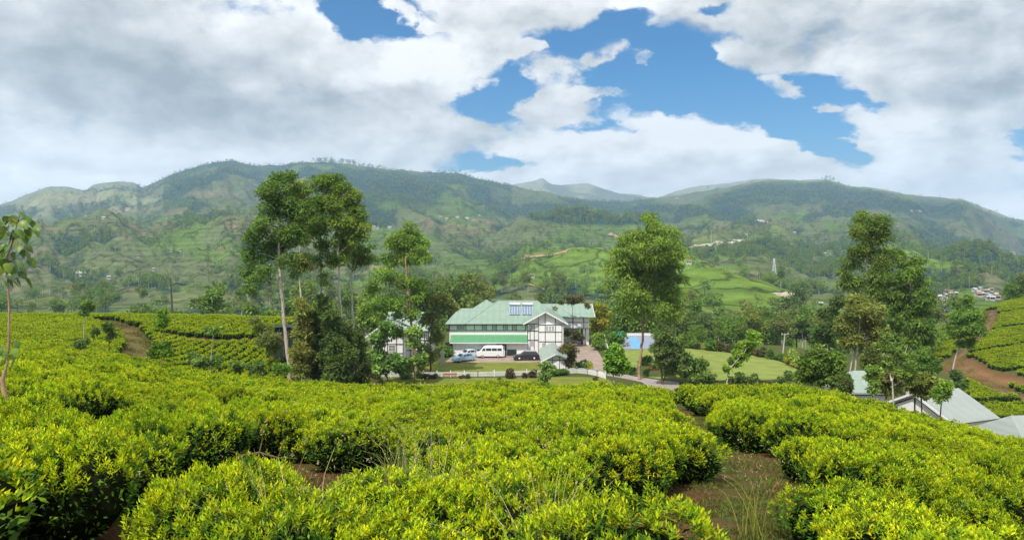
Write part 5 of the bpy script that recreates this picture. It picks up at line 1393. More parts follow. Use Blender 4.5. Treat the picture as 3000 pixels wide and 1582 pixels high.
tree('leafy_bush', 'olive feathery bush between the tea rows and the netted enclosure', 'bush', 84, (780, 1030),
     [(764, 966, 26, 22), (788, 994, 32, 28), (806, 1030, 20, 26), (748, 942, 14, 14)], [(790, 1060), (780, 1000), (766, 965)], P_OLIVE, 3600, bark='twig', r0=.08, r1=.03, lsz=.34, lw=.25, seed=128, nl=8)
tree('leafy_tree', 'broad bright-green tree with orange trunk rising over the pool and garden', 'tree', 111, (1871, 1111),
     [(1903, 645, 24, 28), (1908, 683, 52, 42), (1859, 702, 44, 34), (1956, 702, 40, 40), (1842, 735, 52, 42), (1911, 741, 70, 52), (1975, 735, 34, 44), (1818, 793, 42, 44), (1875, 787, 62, 52), (1950, 793, 54, 52), (1995, 822, 22, 30),
      (1798, 852, 38, 42), (1853, 868, 52, 50), (1908, 852, 62, 52), (1973, 868, 44, 46), (1924, 905, 54, 36), (1976, 918, 44, 38), (1868, 915, 38, 24), (1812, 900, 26, 22)],
     [(1871, 1112), (1877, 1036), (1883, 990), (1885, 943), (1895, 850), (1902, 720)], P_GREEN * np.array([.95, .92, .9]), 24000, bark='brown_bark', r0=.27, r1=.08, lsz=.5, lw=.32, seed=130, nl=34, droop=.9, trunks=([(1884, 950), (1868, 935), (1850, 920)],))
tree('leafy_tree', 'dark dense tree with twin stems in front of the fountain', 'tree', 107, (1943, 1128),
     [(1936, 988, 26, 28), (1953, 966, 26, 18), (1932, 1022, 30, 26), (1962, 1012, 32, 34), (1948, 1060, 28, 32), (1962, 1086, 24, 22), (1990, 1030, 26, 26)],
     [(1943, 1130), (1937, 1080), (1945, 1020), (1950, 975)], P_DARK * 1.2, 6500, bark='dark_bark', r0=.15, r1=.05, lsz=.4, seed=131, nl=14, trunks=([(1940, 1128), (1952, 1090), (1968, 1050)],))
tree('leafy_bush', 'pale green bushy shrub right of the dark twin-stemmed tree', 'bush', 107, (2025, 1118),
     [(2006, 1050, 22, 22), (1996, 1083, 26, 22), (2025, 1088, 32, 26), (2053, 1073, 26, 22), (2042, 1100, 30, 16), (2080, 1102, 14, 12)],
     [(2025, 1120), (2022, 1095), (2030, 1070)], P_PALE * .75, 4200, bark='twig', r0=.07, r1=.03, lsz=.42, lw=.5, seed=132, nl=8)
tree('young_tree', 'fresh green young tree at the gate end of the picket fence', 'tree', 62, (1800, 1180),
     [(1806, 1024, 18, 13), (1800, 1048, 22, 22), (1808, 1072, 32, 22), (1816, 1088, 22, 12), (1786, 1082, 14, 12)],
     [(1797, 1190), (1798, 1137), (1798, 1095), (1806, 1030)], P_FRESH, 3000, bark='pale_bark', r0=.07, r1=.03, lsz=.27, lw=.55, seed=133, nl=10)
tree('young_tree', 'slender fresh green sapling leaning right across the lower lawn', 'tree', 58, (2130, 1180),
     [(2206, 980, 13, 11), (2203, 1000, 16, 14), (2192, 1022, 20, 15), (2174, 1041, 22, 14), (2156, 1060, 18, 14), (2133, 1078, 13, 11)],
     [(2128, 1190), (2130, 1120), (2133, 1085), (2160, 1055), (2185, 1025), (2205, 985)], P_FRESH * np.array([1.05, .95, 1.2]), 2300, bark='pale_bark', r0=.06, r1=.02, lsz=.26, lw=.55, seed=134, nl=8)
tree('young_tree', 'low leafy sapling standing in front of the small hut', 'tree', 96, (1598, 1150),
     [(1596, 1073, 13, 11), (1607, 1088, 19, 13), (1598, 1105, 18, 13), (1594, 1120, 13, 10)], [(1598, 1150), (1598, 1110), (1600, 1080)], P_PALE * .85, 1500, bark='twig', r0=.06, r1=.03, lsz=.38, lw=.5, seed=135, nl=6)
tree('golden_tree', 'golden yellow-green tree at the right end of the main house', 'tree', 163, (1759, 975),
     [(1757, 905, 16, 15), (1760, 922, 22, 20), (1762, 945, 26, 22), (1757, 964, 26, 16)], [(1760, 980), (1760, 950), (1758, 915)], P_GOLD, 3600, bark='dark_bark', r0=.2, r1=.08, lsz=.6, seed=136, nl=6)
tree('copper_tree', 'thin flat-topped tree with copper leaves in front of the right wing', 'tree', 146, (1677, 990),
     [(1672, 872, 30, 9), (1700, 880, 18, 7), (1640, 888, 14, 6), (1622, 904, 6, 6), (1722, 895, 12, 7), (1680, 886, 24, 6)], [(1677, 1005), (1677, 940), (1677, 885)], P_BROWN, 1500, bark='dark_bark', r0=.06, r1=.04, lsz=.42, seed=137, nl=10)
tree('copper_tree', 'copper-leaved shrub at the foot of the right wing beside the terrace tables', 'bush', 148, (1690, 1004),
     [(1675, 975, 20, 11), (1690, 988, 18, 12), (1664, 985, 10, 9)], [(1684, 1006), (1682, 985)], P_BROWN, 1300, bark='dark_bark', r0=.06, r1=.04, lsz=.42, seed=138, nl=4)
tree('copper_tree', 'brownish small tree growing against the right side of the hut', 'tree', 119, (1666, 1086),
     [(1664, 1020, 20, 14), (1680, 1040, 15, 20), (1646, 1024, 9, 7), (1672, 1062, 12, 12)], [(1666, 1090), (1668, 1060), (1666, 1025)], P_BROWN, 1900, bark='dark_bark', r0=.07, r1=.03, lsz=.38, seed=139, nl=8)
tree('garden_shrub', 'round leafy shrub in a dark bed beside the driveway', 'bush', 143, (1755, 1030),
     [(1755, 990, 15, 12), (1755, 1006, 20, 14), (1755, 1021, 16, 9)], [(1755, 1032), (1755, 1000)], P_GREEN, 1900, bark='dark_bark', r0=.07, r1=.04, lsz=.45, seed=140, nl=4)

# right hand group
tree('eucalyptus_tree', 'tallest dense eucalyptus of the right group with a white stem', 'tree', 92, (2530, 1100),
     [(2540, 636, 26, 20), (2526, 657, 32, 28), (2562, 660, 32, 32), (2520, 690, 30, 28), (2559, 692, 44, 32), (2590, 704, 20, 32), (2507, 735, 26, 22), (2546, 741, 46, 24), (2583, 754, 26, 32), (2481, 764, 20, 24), (2523, 780, 32, 24),
      (2573, 774, 24, 28), (2481, 802, 18, 24), (2559, 822, 32, 38), (2505, 838, 36, 28), (2553, 864, 38, 34)],
     [(2528, 1120), (2530, 980), (2533, 861), (2540, 780), (2541, 722), (2543, 660)], P_EUC * np.array([.95, .92, .95]), 18000, r0=.24, r1=.07, lsz=.29, seed=150, nl=22, clump=.4, trunks=([(2531, 875), (2515, 845), (2492, 826)],))
tree('eucalyptus_tree', 'slim eucalyptus peeping out between the two largest right hand crowns', 'tree', 104, (2588, 1090),
     [(2630, 748, 22, 15), (2612, 740, 16, 14), (2600, 790, 16, 26), (2640, 765, 12, 10)], [(2588, 1100), (2586, 900), (2592, 800), (2620, 750)], P_EUC, 2200, r0=.16, r1=.04, lsz=.38, seed=151, nl=8)
tree('eucalyptus_tree', 'broad twin-peaked eucalyptus, rightmost of the big right group', 'tree', 90, (2662, 1140),
     [(2656, 770, 22, 20), (2684, 768, 22, 20), (2645, 800, 32, 30), (2690, 800, 32, 32), (2706, 828, 24, 36), (2617, 822, 22, 28), (2663, 839, 44, 36), (2624, 878, 34, 32), (2689, 871, 36, 36), (2601, 900, 22, 28), (2656, 918, 44, 32),
      (2708, 912, 25, 38), (2689, 962, 42, 42), (2626, 962, 28, 30), (2714, 988, 26, 44), (2660, 1010, 34, 34)],
     [(2660, 1160), (2662, 1060), (2665, 900), (2670, 800)], P_GREEN * np.array([.85, .82, .85]), 17000, r0=.24, r1=.07, lsz=.38, lw=.3, seed=152, nl=20, droop=1.0)
tree('eucalyptus_tree', 'brownish olive eucalyptus with thin pink trunks in front of the right group', 'tree', 80, (2506, 1110),
     [(2528, 890, 32, 22), (2499, 912, 30, 22), (2558, 918, 32, 26), (2484, 955, 26, 30), (2528, 958, 40, 32), (2572, 973, 28, 32), (2491, 999, 27, 26), (2550, 1017, 38, 22)],
     [(2495, 1160), (2506, 1076), (2513, 1006), (2520, 920)], P_OLIVE, 9500, bark='pale_bark', r0=.15, r1=.05, lsz=.36, seed=153, nl=16, trunks=([(2484, 1165), (2488, 1113), (2496, 1050), (2500, 980)], [(2548, 1150), (2560, 1060), (2556, 990)]))
tree('eucalyptus_tree', 'dark tree at the left shoulder of the right group', 'tree', 98, (2432, 1090),
     [(2450, 884, 24, 18), (2434, 925, 26, 24), (2428, 962, 32, 28), (2421, 996, 32, 30), (2460, 950, 24, 30)], [(2434, 1100), (2430, 1000), (2440, 920)], P_DARK * 1.15, 6000, bark='dark_bark', r0=.2, r1=.06, lsz=.4, seed=154, nl=10)
tree('leafy_bush', 'large dense dark green bush at the right end of the lower lawn', 'bush', 60, (2400, 1140),
     [(2410, 1036, 34, 22), (2381, 1072, 36, 30), (2438, 1064, 36, 36), (2356, 1106, 24, 22), (2410, 1112, 46, 24), (2456, 1112, 26, 26)],
     [(2405, 1160), (2405, 1090), (2410, 1040)], P_GREEN * .72, 9000, bark='twig', r0=.1, r1=.04, lsz=.28, lw=.5, seed=155, nl=10)
for i, (px, py, rx_, ry_, Yb, pl_, lb) in enumerate(((2596, 1108, 34, 30, 58, P_OLIVE * .8, 'olive bush right of the small cottage roof'), (2640, 1075, 40, 46, 70, P_GREEN * .7, 'dense green bush at the foot of the rightmost eucalyptus'), (2706, 1062, 34, 44, 76, P_GREEN * .75, 'green bush standing right of the rightmost eucalyptus stem'),
                                                     (2700, 1120, 36, 26, 60, P_OLIVE * .75, 'low olive bush just left of the large cottage roof'), (2462, 1128, 22, 22, 56, P_DARK, 'dark low bush left of the small cottage roof'), (2560, 1052, 26, 30, 74, P_OLIVE * .7, 'brownish bush above the small cottage roof'))):
    tree('leafy_bush', lb, 'bush', Yb, (px, py + ry_), [(px, py, rx_, ry_), (px - rx_ * .5, py + ry_ * .5, rx_ * .7, ry_ * .6), (px + rx_ * .5, py + ry_ * .55, rx_ * .7, ry_ * .6), (px + 2, py + ry_ * 1.1, rx_ * .8, ry_ * .5)], [(px, py + ry_ * 2), (px, py)], pl_, 3200, bark='twig', r0=.07, r1=.03, lsz=.3, lw=.45, seed=180 + i, nl=5)
tree('eucalyptus_tree', 'lone round-crowned tree with slanting pale trunk before the red path', 'tree', 100, (2784, 1140),
     [(2838, 880, 12, 15), (2826, 900, 26, 18), (2808, 925, 32, 23), (2849, 925, 28, 26), (2793, 958, 27, 23), (2830, 962, 42, 28), (2860, 958, 20, 28), (2790, 984, 20, 12), (2830, 1002, 24, 18)],
     [(2780, 1160), (2786, 1109), (2801, 1043), (2812, 999), (2826, 930)], P_GREEN * .85, 7500, r0=.14, r1=.05, lsz=.4, lw=.32, seed=156, nl=14, droop=1.0)
tree('leafy_bush', 'small dark bush at the foot of the slanting pale trunk', 'bush', 92, (2808, 1150), [(2808, 1104, 17, 16), (2806, 1125, 18, 18)], [(2806, 1170), (2807, 1110)], P_DARK * 1.4, 1400, bark='twig', r0=.06, r1=.03, lsz=.36, seed=157, nl=3)
tree('young_tree', 'spreading pale sapling in front of the right group with forked stem', 'tree', 54, (2617, 1180),
     [(2594, 991, 11, 15), (2594, 1021, 20, 18), (2661, 1010, 14, 10), (2652, 1040, 26, 16), (2624, 1034, 16, 12), (2602, 1070, 20, 18), (2642, 1090, 26, 16), (2668, 1115, 15, 10)],
     [(2618, 1190), (2614, 1113), (2625, 1080), (2646, 1045), (2660, 1012)], P_PALE * np.array([.9, .85, .8]), 2900, bark='pale_bark', r0=.07, r1=.02, lsz=.24, lw=.5, seed=158, nl=14, trunks=([(2612, 1115), (2600, 1070), (2594, 995)],))
tree('young_tree', 'thin pale sapling standing out of the right tea slope', 'tree', 37, (2558, 1215),
     [(2560, 1092, 18, 17), (2552, 1118, 20, 17), (2556, 1142, 15, 10)], [(2562, 1240), (2560, 1190), (2555, 1130), (2560, 1090)], P_PALE, 1100, bark='brown_bark', r0=.05, r1=.02, lsz=.16, lw=.5, seed=159, nl=10)
tree('young_tree', 'leafy sapling in front of the large pale cottage roof', 'tree', 33, (2750, 1230),
     [(2768, 1128, 16, 14), (2756, 1150, 22, 20), (2748, 1172, 15, 12)], [(2752, 1250), (2757, 1195), (2760, 1140)], P_GREEN, 1300, bark='twig', r0=.04, r1=.02, lsz=.15, lw=.45, seed=160, nl=8)
# saplings over the left tea
tree('young_tree', 'thin young tree with small tuft on the left tea hill, left of the dirt path', 'tree', 68, (245, 1010),
     [(251, 885, 8, 8), (251, 901, 15, 11), (247, 918, 15, 8)], [(246, 1040), (245, 960), (249, 900)], P_PALE * .8, 700, bark='pale_bark', r0=.05, r1=.02, lsz=.26, lw=.55, seed=161, nl=5)
tree('leafy_bush', 'grey-green bush under the thin young tree on the left hill', 'bush', 64, (258, 1025), [(243, 1010, 17, 16), (270, 974, 12, 14)], [(250, 1050), (252, 1000)], P_PALE * .6, 800, bark='twig', r0=.04, r1=.02, lsz=.22, lw=.5, seed=162, nl=3)
tree('leafy_bush', 'grey-green bush left of the dirt path on the left hill', 'bush', 70, (318, 1000), [(318, 962, 16, 18), (325, 985, 14, 12)], [(320, 1020), (320, 970)], P_PALE * .6, 800, bark='twig', r0=.04, r1=.02, lsz=.22, lw=.5, seed=163, nl=3)
tree('young_tree', 'double-tufted young tree right of the dirt path on the left', 'tree', 50, (472, 1100),
     [(482, 920, 14, 9), (478, 943, 22, 13), (464, 1016, 24, 13), (454, 1037, 18, 11), (484, 1034, 15, 13)], [(472, 1130), (470, 1085), (476, 1020), (480, 956), (481, 925)], P_FRESH * .85, 1800, bark='brown_bark', r0=.05, r1=.02, lsz=.2, lw=.6, seed=164, nl=8)
tree('young_tree', 'pale young tree rising from the straight tea rows', 'tree', 56, (618, 1100),
     [(629, 964, 19, 12), (626, 984, 16, 12), (621, 1064, 18, 14), (592, 1062, 20, 14)], [(616, 1120), (618, 1050), (624, 990), (629, 965)], P_PALE * .85, 1400, bark='pale_bark', r0=.05, r1=.02, lsz=.22, lw=.55, seed=165, nl=6)
for i, (px, py, rx_, ry_, lb) in enumerate(((566, 1050, 13, 22, 'tall pale weed shrub at the left end of the straight tea rows'), (692, 1072, 20, 12, 'low pale shrub below the straight tea rows'), (752, 1076, 24, 14, 'pale leafy shrub left of the white trunk'), (822, 1080, 19, 18, 'bright leafy shrub at the foot of the white trunk'))):
    tree('leafy_bush', lb, 'bush', 58, (px, py + 30), [(px, py, rx_, ry_), (px + rx_ * .5, py + 8, rx_ * .7, ry_ * .7)], [(px, py + 40), (px, py)], P_PALE * .7 if i < 3 else P_FRESH * .8, 800, bark='twig', r0=.04, r1=.02, lsz=.22, lw=.5, seed=170 + i, nl=3)

# big-leaved sapling near the left edge: every leaf is a piece of its own
Ys = 14.0
rt = at(30, 1255, Ys); rt.z = hz(rt.x, Ys)
sap = thing('big_leaved_sapling', 'slender sapling with large heart-shaped drooping leaves at the left edge', 'tree', rt)
stem = [(34, 1300), (27, 1250), (28, 1190), (10, 1140), (8, 1110), (22, 1060), (26, 1000), (27, 900), (22, 830), (17, 770), (40, 700), (50, 655)]
sp_ = [at(a, c, Ys) - rt for a, c in stem]
sp_[0].z = -.1
MB().tube(sp_, [.06, .055, .05, .045, .04, .022, .022, .02, .018, .016, .012, .006], 8).build('trunk', 'brown_bark', sap, smooth=True)
def heart_mesh():
    o = [(0, 0), (.16, -.06), (.36, .02), (.46, .22), (.40, .48), (.22, .78), (0, 1.08), (-.22, .78), (-.40, .48), (-.46, .22), (-.36, .02), (-.16, -.06)]
    V = [(x, y, -.35 * abs(x) ** 1.3 - .22 * y * y) for x, y in o] + [(0, .25, .03), (0, .6, -.05)]
    fs = [(12, 0, 1), (12, 1, 2), (12, 2, 3), (12, 3, 4), (13, 12, 4), (13, 4, 5), (13, 5, 6), (13, 6, 7), (13, 7, 8), (12, 13, 8), (12, 8, 9), (12, 9, 10), (12, 10, 11), (12, 11, 0)]
    return V, fs
hv, hf = heart_mesh()
HM = []
for c in ((.13, .24, .04), (.08, .17, .03), (.19, .30, .05), (.15, .22, .06)):
    HM.append(np_mesh('leaf', np.array(hv), [np.array(hf)], 'big_leaf', cols=np.tile(c, (len(hv), 1)), smooth=True))
LV = [(60, 150), (120, 215), (175, 110), (250, 160), (30, 290), (85, 300), (140, 300), (0, 300), (60, 500), (150, 420), (45, 90), (105, 90), (165, 60), (215, 95), (235, 125), (150, 125), (15, 165), (45, 210), (90, 190), (205, 175), (265, 185), (130, 185), (180, 165), (60, 310), (20, 340), (50, 370), (100, 350), (190, 300), (200, 350), (160, 330),
      (120, 445), (155, 450), (85, 460), (40, 560), (100, 550), (205, 540), (150, 490), (25, 400), (10, 230), (70, 250), (110, 260), (30, 130), (60, 430), (180, 230), (215, 400), (75, 540), (15, 470), (130, 540), (-20, 200), (-30, 330), (-15, 120),
      (20, 1020), (60, 1010), (100, 1050), (40, 1070), (80, 1090), (10, 1100), (120, 1000), (30, 1130), (95, 1130), (5, 1060)]
rr_ = random.Random(5)
for i, (cx_, cy_) in enumerate(LV):
    px, py = cx_ / 2.469, 600 + cy_ / 2.469
    yoff = rr_.uniform(-.22, .22)
    q = at(px, py, Ys + yoff) - rt; q.z += .02
    # leaf stalk to the stem
    k = min(range(len(sp_)), key=lambda k: (sp_[k] - q).length + (0 if sp_[k].z < q.z else .1))
    o = mobj('leaf', HM[rr_.randrange(4)], sap)
    s = rr_.uniform(.16, .22) * (1.0 if py < 900 else .8)
    o.scale = (s, s, s); o.location = q
    side = 1 if q.x > sp_[k].x else -1
    d = Vector((side * rr_.uniform(.1, .9), rr_.uniform(-.7, .4), -rr_.uniform(.35, 1.3)))
    o.rotation_euler = (d.to_track_quat('Y', 'Z').to_matrix().to_4x4() @ __import__('mathutils').Matrix.Rotation(rr_.uniform(-.9, .9), 4, 'Y')).to_euler()
    MB().tube([sp_[k], sp_[k].lerp(q, .5) + Vector((0, 0, .05)), q], [.006, .005, .004], 4, cap=False).build('leaf_stalk', 'twig', sap)

# ------------------------------------------------------------------ garden shrubs
SHM = {}
def shrub_proto(key, pals, n=420, seed=1, lsz=.22, flowers=None):
    me, cc = crown_mesh('shrub_foliage', [(0, 0, .5, .5, .5, .48), (.18, .1, .38, .38, .4, .36), (-.2, -.1, .36, .36, .4, .34)], n, seed, pals, lsz, .5, .2, .4)
    SHM[key] = me
shrub_proto('dark', P_DARK * 1.2, 520, 1); shrub_proto('green', P_GREEN, 520, 2); shrub_proto('brown', P_BROWN * .8, 420, 3)
shrub_proto('flower', np.concatenate([P_GREEN, [[.55, .42, .05], [.6, .5, .3]]]), 520, 4); shrub_proto('pale', P_PALE * .7, 480, 5); shrub_proto('purple', pal([.10, .03, .03], [.06, .03, .025], [.07, .06, .025]), 420, 6)
def shrub(px, py, wpx, kind, label, group=None, h=1.0, Y=None):
    p = G(px, py) if Y is None else gnd(px, Y)
    o = mobj('garden_shrub', SHM[kind]); w = wpx * p.y / F
    o.location = (p.x, p.y, p.z); o.scale = (w, w, w * h); o.rotation_euler = (0, 0, px * 1.7)
    tag(o, label, 'bush', group)
    return o
shrub(1852, 1095, 20, 'dark', 'clipped round dark bush left of the orange trunk foot'); shrub(1893, 1100, 18, 'dark', 'clipped round dark bush right of the orange trunk foot')
shrub(2208, 1124, 24, 'dark', 'round dark bush alone on the near edge of the lower lawn', h=1.1); shrub(2176, 1124, 34, 'dark', 'wider dark bush on the near lawn edge left of the round one', h=.9)
shrub(2140, 1124, 22, 'dark', 'small dark bush on the near lawn edge behind the leaning sapling'); shrub(2312, 1112, 26, 'dark', 'dark bush at the right corner of the lower lawn', h=.9)
shrub(2290, 1120, 22, 'dark', 'low dark bush on the near lawn edge right of the round one', h=.7); shrub(2085, 1116, 26, 'dark', 'dark low bush beside the pale shrub on the lawn edge', h=.8)
for i, (px, py, w, kd) in enumerate(((1499, 1107, 27, 'purple'), (1534, 1107, 16, 'purple'), (1565, 1106, 23, 'purple'), (1252, 1108, 20, 'brown'), (1353, 1108, 14, 'brown'), (1373, 1108, 13, 'purple'), (1272, 1108, 18, 'brown'), (1230, 1108, 26, 'dark'), (1190, 1109, 24, 'dark'), (1090, 1112, 32, 'dark'), (1745, 1113, 14, 'brown'), (1465, 1112, 12, 'green'))):
    shrub(px, py, w, kd, '%s low shrub at the foot of the picket fence, number %s from the left' % ({'purple': 'dark purple', 'brown': 'brownish', 'dark': 'dark green', 'green': 'green'}[kd], ['tenth', 'eleventh', 'twelfth', 'fifth', 'seventh', 'eighth', 'sixth', 'fourth', 'third', 'first', 'last', 'ninth'][i]), 'low shrubs along the picket fence', h=.8)
for i, (px, py, w) in enumerate(((1615, 1100, 28), (1632, 1098, 30), (1648, 1097, 28))): shrub(px, py, w, 'green', 'clipped green hedge shrub at the front of the hut, %s of three' % ('left', 'middle', 'right')[i], 'hedge shrubs before the hut', h=.7)
rs = random.Random(8)
edge = [(2000, 1017), (2025, 1021), (2123, 1031), (2216, 1041), (2286, 1058), (2336, 1078)]
n_e = 26
for i in range(n_e):
    t_ = i / (n_e - 1) * (len(edge) - 1); k = min(int(t_), len(edge) - 2); f = t_ - k
    px = edge[k][0] + (edge[k + 1][0] - edge[k][0]) * f; py = edge[k][1] + (edge[k + 1][1] - edge[k][1]) * f
    kd = rs.choice(['green', 'flower', 'dark', 'pale', 'flower', 'brown'])
    zone = 'left part' if i < 9 else ('middle part' if i < 18 else 'right part')
    shrub(px + rs.uniform(-4, 4), py - rs.uniform(0, 3), rs.uniform(16, 34), kd, '%s shrub in the %s of the border behind the lower lawn' % ({'green': 'leafy green', 'flower': 'yellow-flowered', 'dark': 'dark green', 'pale': 'grey-green', 'brown': 'brownish'}[kd], zone), '%s shrubs, %s of the lawn border' % (kd, zone), h=rs.uniform(.8, 1.4))
for i in range(12):
    px = 2060 + i * 21; py = 1117 + rs.uniform(0, 5)
    shrub(px, py, rs.uniform(10, 16), rs.choice(['brown', 'dark']), 'tiny shrub in the planted strip along the near lawn edge', 'tiny shrubs along the near lawn edge', h=.6)
for i, (px, py, w, kd, lb) in enumerate(((1310, 1045, 34, 'green', 'leafy bush between the white pillar and the pale blue car'), (1060, 1080, 40, 'brown', 'brown bush on the bank left of the left house'), (1800, 1012, 46, 'green', 'bushy green shrub left of the parasol'), (1790, 1000, 40, 'dark', 'dark shrub beyond the driveway'), (1812, 1052, 26, 'dark', 'dark shrub at the left corner of the small lawn'),
                                         (1885, 1068, 22, 'dark', 'dark shrub just right of the orange trunk'), (1898, 1070, 26, 'pale', 'pale tall shrub beside the fountain'), (1725, 1084, 22, 'flower', 'orange-flowered shrub behind the arched fence'), (1705, 1082, 26, 'dark', 'low dark shrub behind the arched fence'), (1330, 1032, 20, 'green', 'green shrub at the left corner of the lean-to'))):
    shrub(px, py, w, kd, lb)

# ------------------------------------------------------------------ background trees
def far_tree_mesh(name, seed, kind, nl):
    r = np.random.default_rng(seed); rr = random.Random(seed)
    if kind == 'round': lob = [(0, 0, 6.5, 3.6, 3.6, 3.0), (1.5, .6, 5, 2.6, 2.6, 2.2), (-1.6, -.5, 5.2, 2.6, 2.6, 2.2), (.3, 0, 8.3, 2.2, 2.2, 1.7)]; th, tr = 5, .28; pl = P_DARK * 1.15
    elif kind == 'tall': lob = [(0, 0, 8.6, 1.5, 1.5, 1.6), (.5, .2, 7.2, 1.8, 1.8, 1.4), (-.6, 0, 6, 1.7, 1.7, 1.3), (.4, 0, 4.8, 1.3, 1.3, 1.0)]; th, tr = 8, .14; pl = P_EUC * .95
    elif kind == 'bushy': lob = [(0, 0, 4.5, 3.0, 3.0, 3.6), (1.2, 0, 3, 2.4, 2.4, 2.4), (-1.2, 0, 3, 2.4, 2.4, 2.4)]; th, tr = 3, .2; pl = P_GREEN * .8
    elif kind == 'olive': lob = [(0, 0, 6.6, 2.6, 2.6, 2.4), (1.4, 0, 5.2, 2, 2, 1.6), (-1.3, .4, 4.6, 2.1, 2.1, 1.6), (0, 0, 8.6, 1.6, 1.6, 1.3)]; th, tr = 6, .2; pl = P_OLIVE * .9
    else: lob = [(0, 0, 8.8, 1.0, 1.0, .7), (.3, 0, 7.2, .9, .9, .5)]; th, tr = 9, .12; pl = P_EUC
    lsz = {'round': 1.0, 'tall': .62, 'bushy': .9, 'olive': .8, 'bare': .5}[kind] * (1.0 if nl < 400 else .62)
    me1, cc = crown_mesh('c', lob, nl, seed, pl, lsz, .55, .3, .42)
    return me1, cc, th, tr
def joined_far(name, seed, kind, nl):
    """one mesh with foliage and trunk together, for the trees too small to show parts"""
    me1, cc, th, tr = far_tree_mesh(name, seed, kind, nl)
    n = len(me1.vertices); V = np.empty(n * 3, np.float32); me1.vertices.foreach_get('co', V); V = V.reshape(-1, 3)
    cl = np.empty(n * 4, np.float32); me1.attributes['Col'].data.foreach_get('color', cl); cl = cl.reshape(-1, 4)[:, :3]
    f = np.arange(n).reshape(-1, 4)
    tv = []
    for z, r_q in ((-1.5, tr), (th, tr * .6)):
        for k in range(5): a = 2 * pi * k / 5; tv.append((r_q * math.cos(a), r_q * math.sin(a), z))
    tq = np.array([(k, (k + 1) % 5, 5 + (k + 1) % 5, 5 + k) for k in range(5)]) + n
    tc = (.42, .38, .33) if kind in ('tall', 'bare') else (.12, .09, .06)
    V = np.concatenate([V, tv]); cl = np.concatenate([cl, np.tile(tc, (10, 1))])
    return np_mesh(name, V, [np.concatenate([f, tq])], 'tree_leaf', cols=cl)
KINDS_T = ['round', 'tall', 'bushy', 'olive', 'bare']
FARM = [joined_far('far_tree', 300 + i, k, 170 if k != 'bare' else 60) for i, k in enumerate(KINDS_T)] + [joined_far('far_tree', 310 + i, k, 170) for i, k in enumerate(('round', 'tall', 'bushy', 'olive'))]
MIDM = {}
for i, k in enumerate(KINDS_T):
    for v in range(2):
        me1, cc, th, tr = far_tree_mesh('m', 330 + i * 3 + v, k, 1500 if k != 'bare' else 300)
        me1.name = 'foliage_%s' % k
        tm = trunk_mesh('trunk', [(0, 0, -1), (.1, 0, th * .5), (0, .1, th)], tr, tr * .5, cc, 'pale_bark' if k in ('tall', 'bare', 'olive') else 'dark_bark', i, 6, 6)
        MIDM.setdefault(k, []).append((me1, tm))
NAMEK = dict(round='dark round-crowned tree', tall='tall slender eucalyptus', bushy='low bushy green tree', olive='olive loose-crowned tree', bare='thin nearly bare pale tree')
n_mid = 0
def mid_tree(x, y, h, kind, where, grp):
    global n_mid
    n_mid += 1
    fm, tm = MIDM[kind][rs.randrange(2)]
    lb = NAMEK[kind] + ' ' + where
    t = thing('background_tree', lb, 'tree', (x, y, hz(x, y) - .2), rs.uniform(0, 6.28), NAMEK[kind] + 's ' + grp)
    s = h / 10; t.scale = (s * rs.uniform(.85, 1.15), s * rs.uniform(.85, 1.15), s)
    mobj('foliage', fm, t); mobj('trunk', tm, t)
def belt(n, px0, px1, y0, y1, hs, kinds, where, grp, seed=0):
    rq = random.Random(seed)
    for k in range(n):
        px = px0 + (px1 - px0) * (k + rq.uniform(.1, .9)) / n; Y = rq.uniform(y0, y1)
        mid_tree((px - 1500) / F * Y, Y, rq.uniform(*hs), rq.choice(kinds), where, grp)
belt(22, 1990, 2420, 182, 215, (6, 13), ['round', 'bushy', 'olive', 'bushy', 'tall'], 'in the wood just behind the lower lawn', 'behind the lower lawn', 1)
belt(17, 1990, 2480, 215, 262, (10, 18), ['round', 'olive', 'tall', 'bushy', 'bare'], 'in the back rank of the wood beyond the lower lawn', 'in the back rank beyond the lawn', 2)
belt(10, 1730, 1990, 186, 240, (9, 14), ['round', 'bushy'], 'behind the swimming pool', 'behind the pool', 3)
belt(12, 1080, 1420, 178, 230, (13, 17), ['olive', 'bushy', 'round'], 'rising behind the left end of the green roof', 'behind the left end of the green roof', 4)
belt(9, 2400, 2760, 150, 200, (9, 13), ['bushy', 'round', 'olive'], 'in the hollow behind the right eucalyptus group', 'in the hollow at the right', 5)
belt(4, 2940, 3060, 212, 226, (7, 9), ['round', 'bushy'], 'on the crest of the far right tea hill', 'on the right tea hill', 6)
belt(8, 330, 1060, 128, 142, (2.2, 3.6), ['bushy'], 'poking just above the crest of the left tea hill', 'above the left crest', 7)
belt(9, 540, 1080, 165, 210, (17, 22), ['tall', 'bare', 'tall'], 'behind the crest of the left tea hill', 'behind the left crest', 8)
belt(5, 380, 520, 175, 200, (16, 21), ['round', 'tall'], 'behind the crest near the bare wooden pole', 'near the wooden pole', 9)
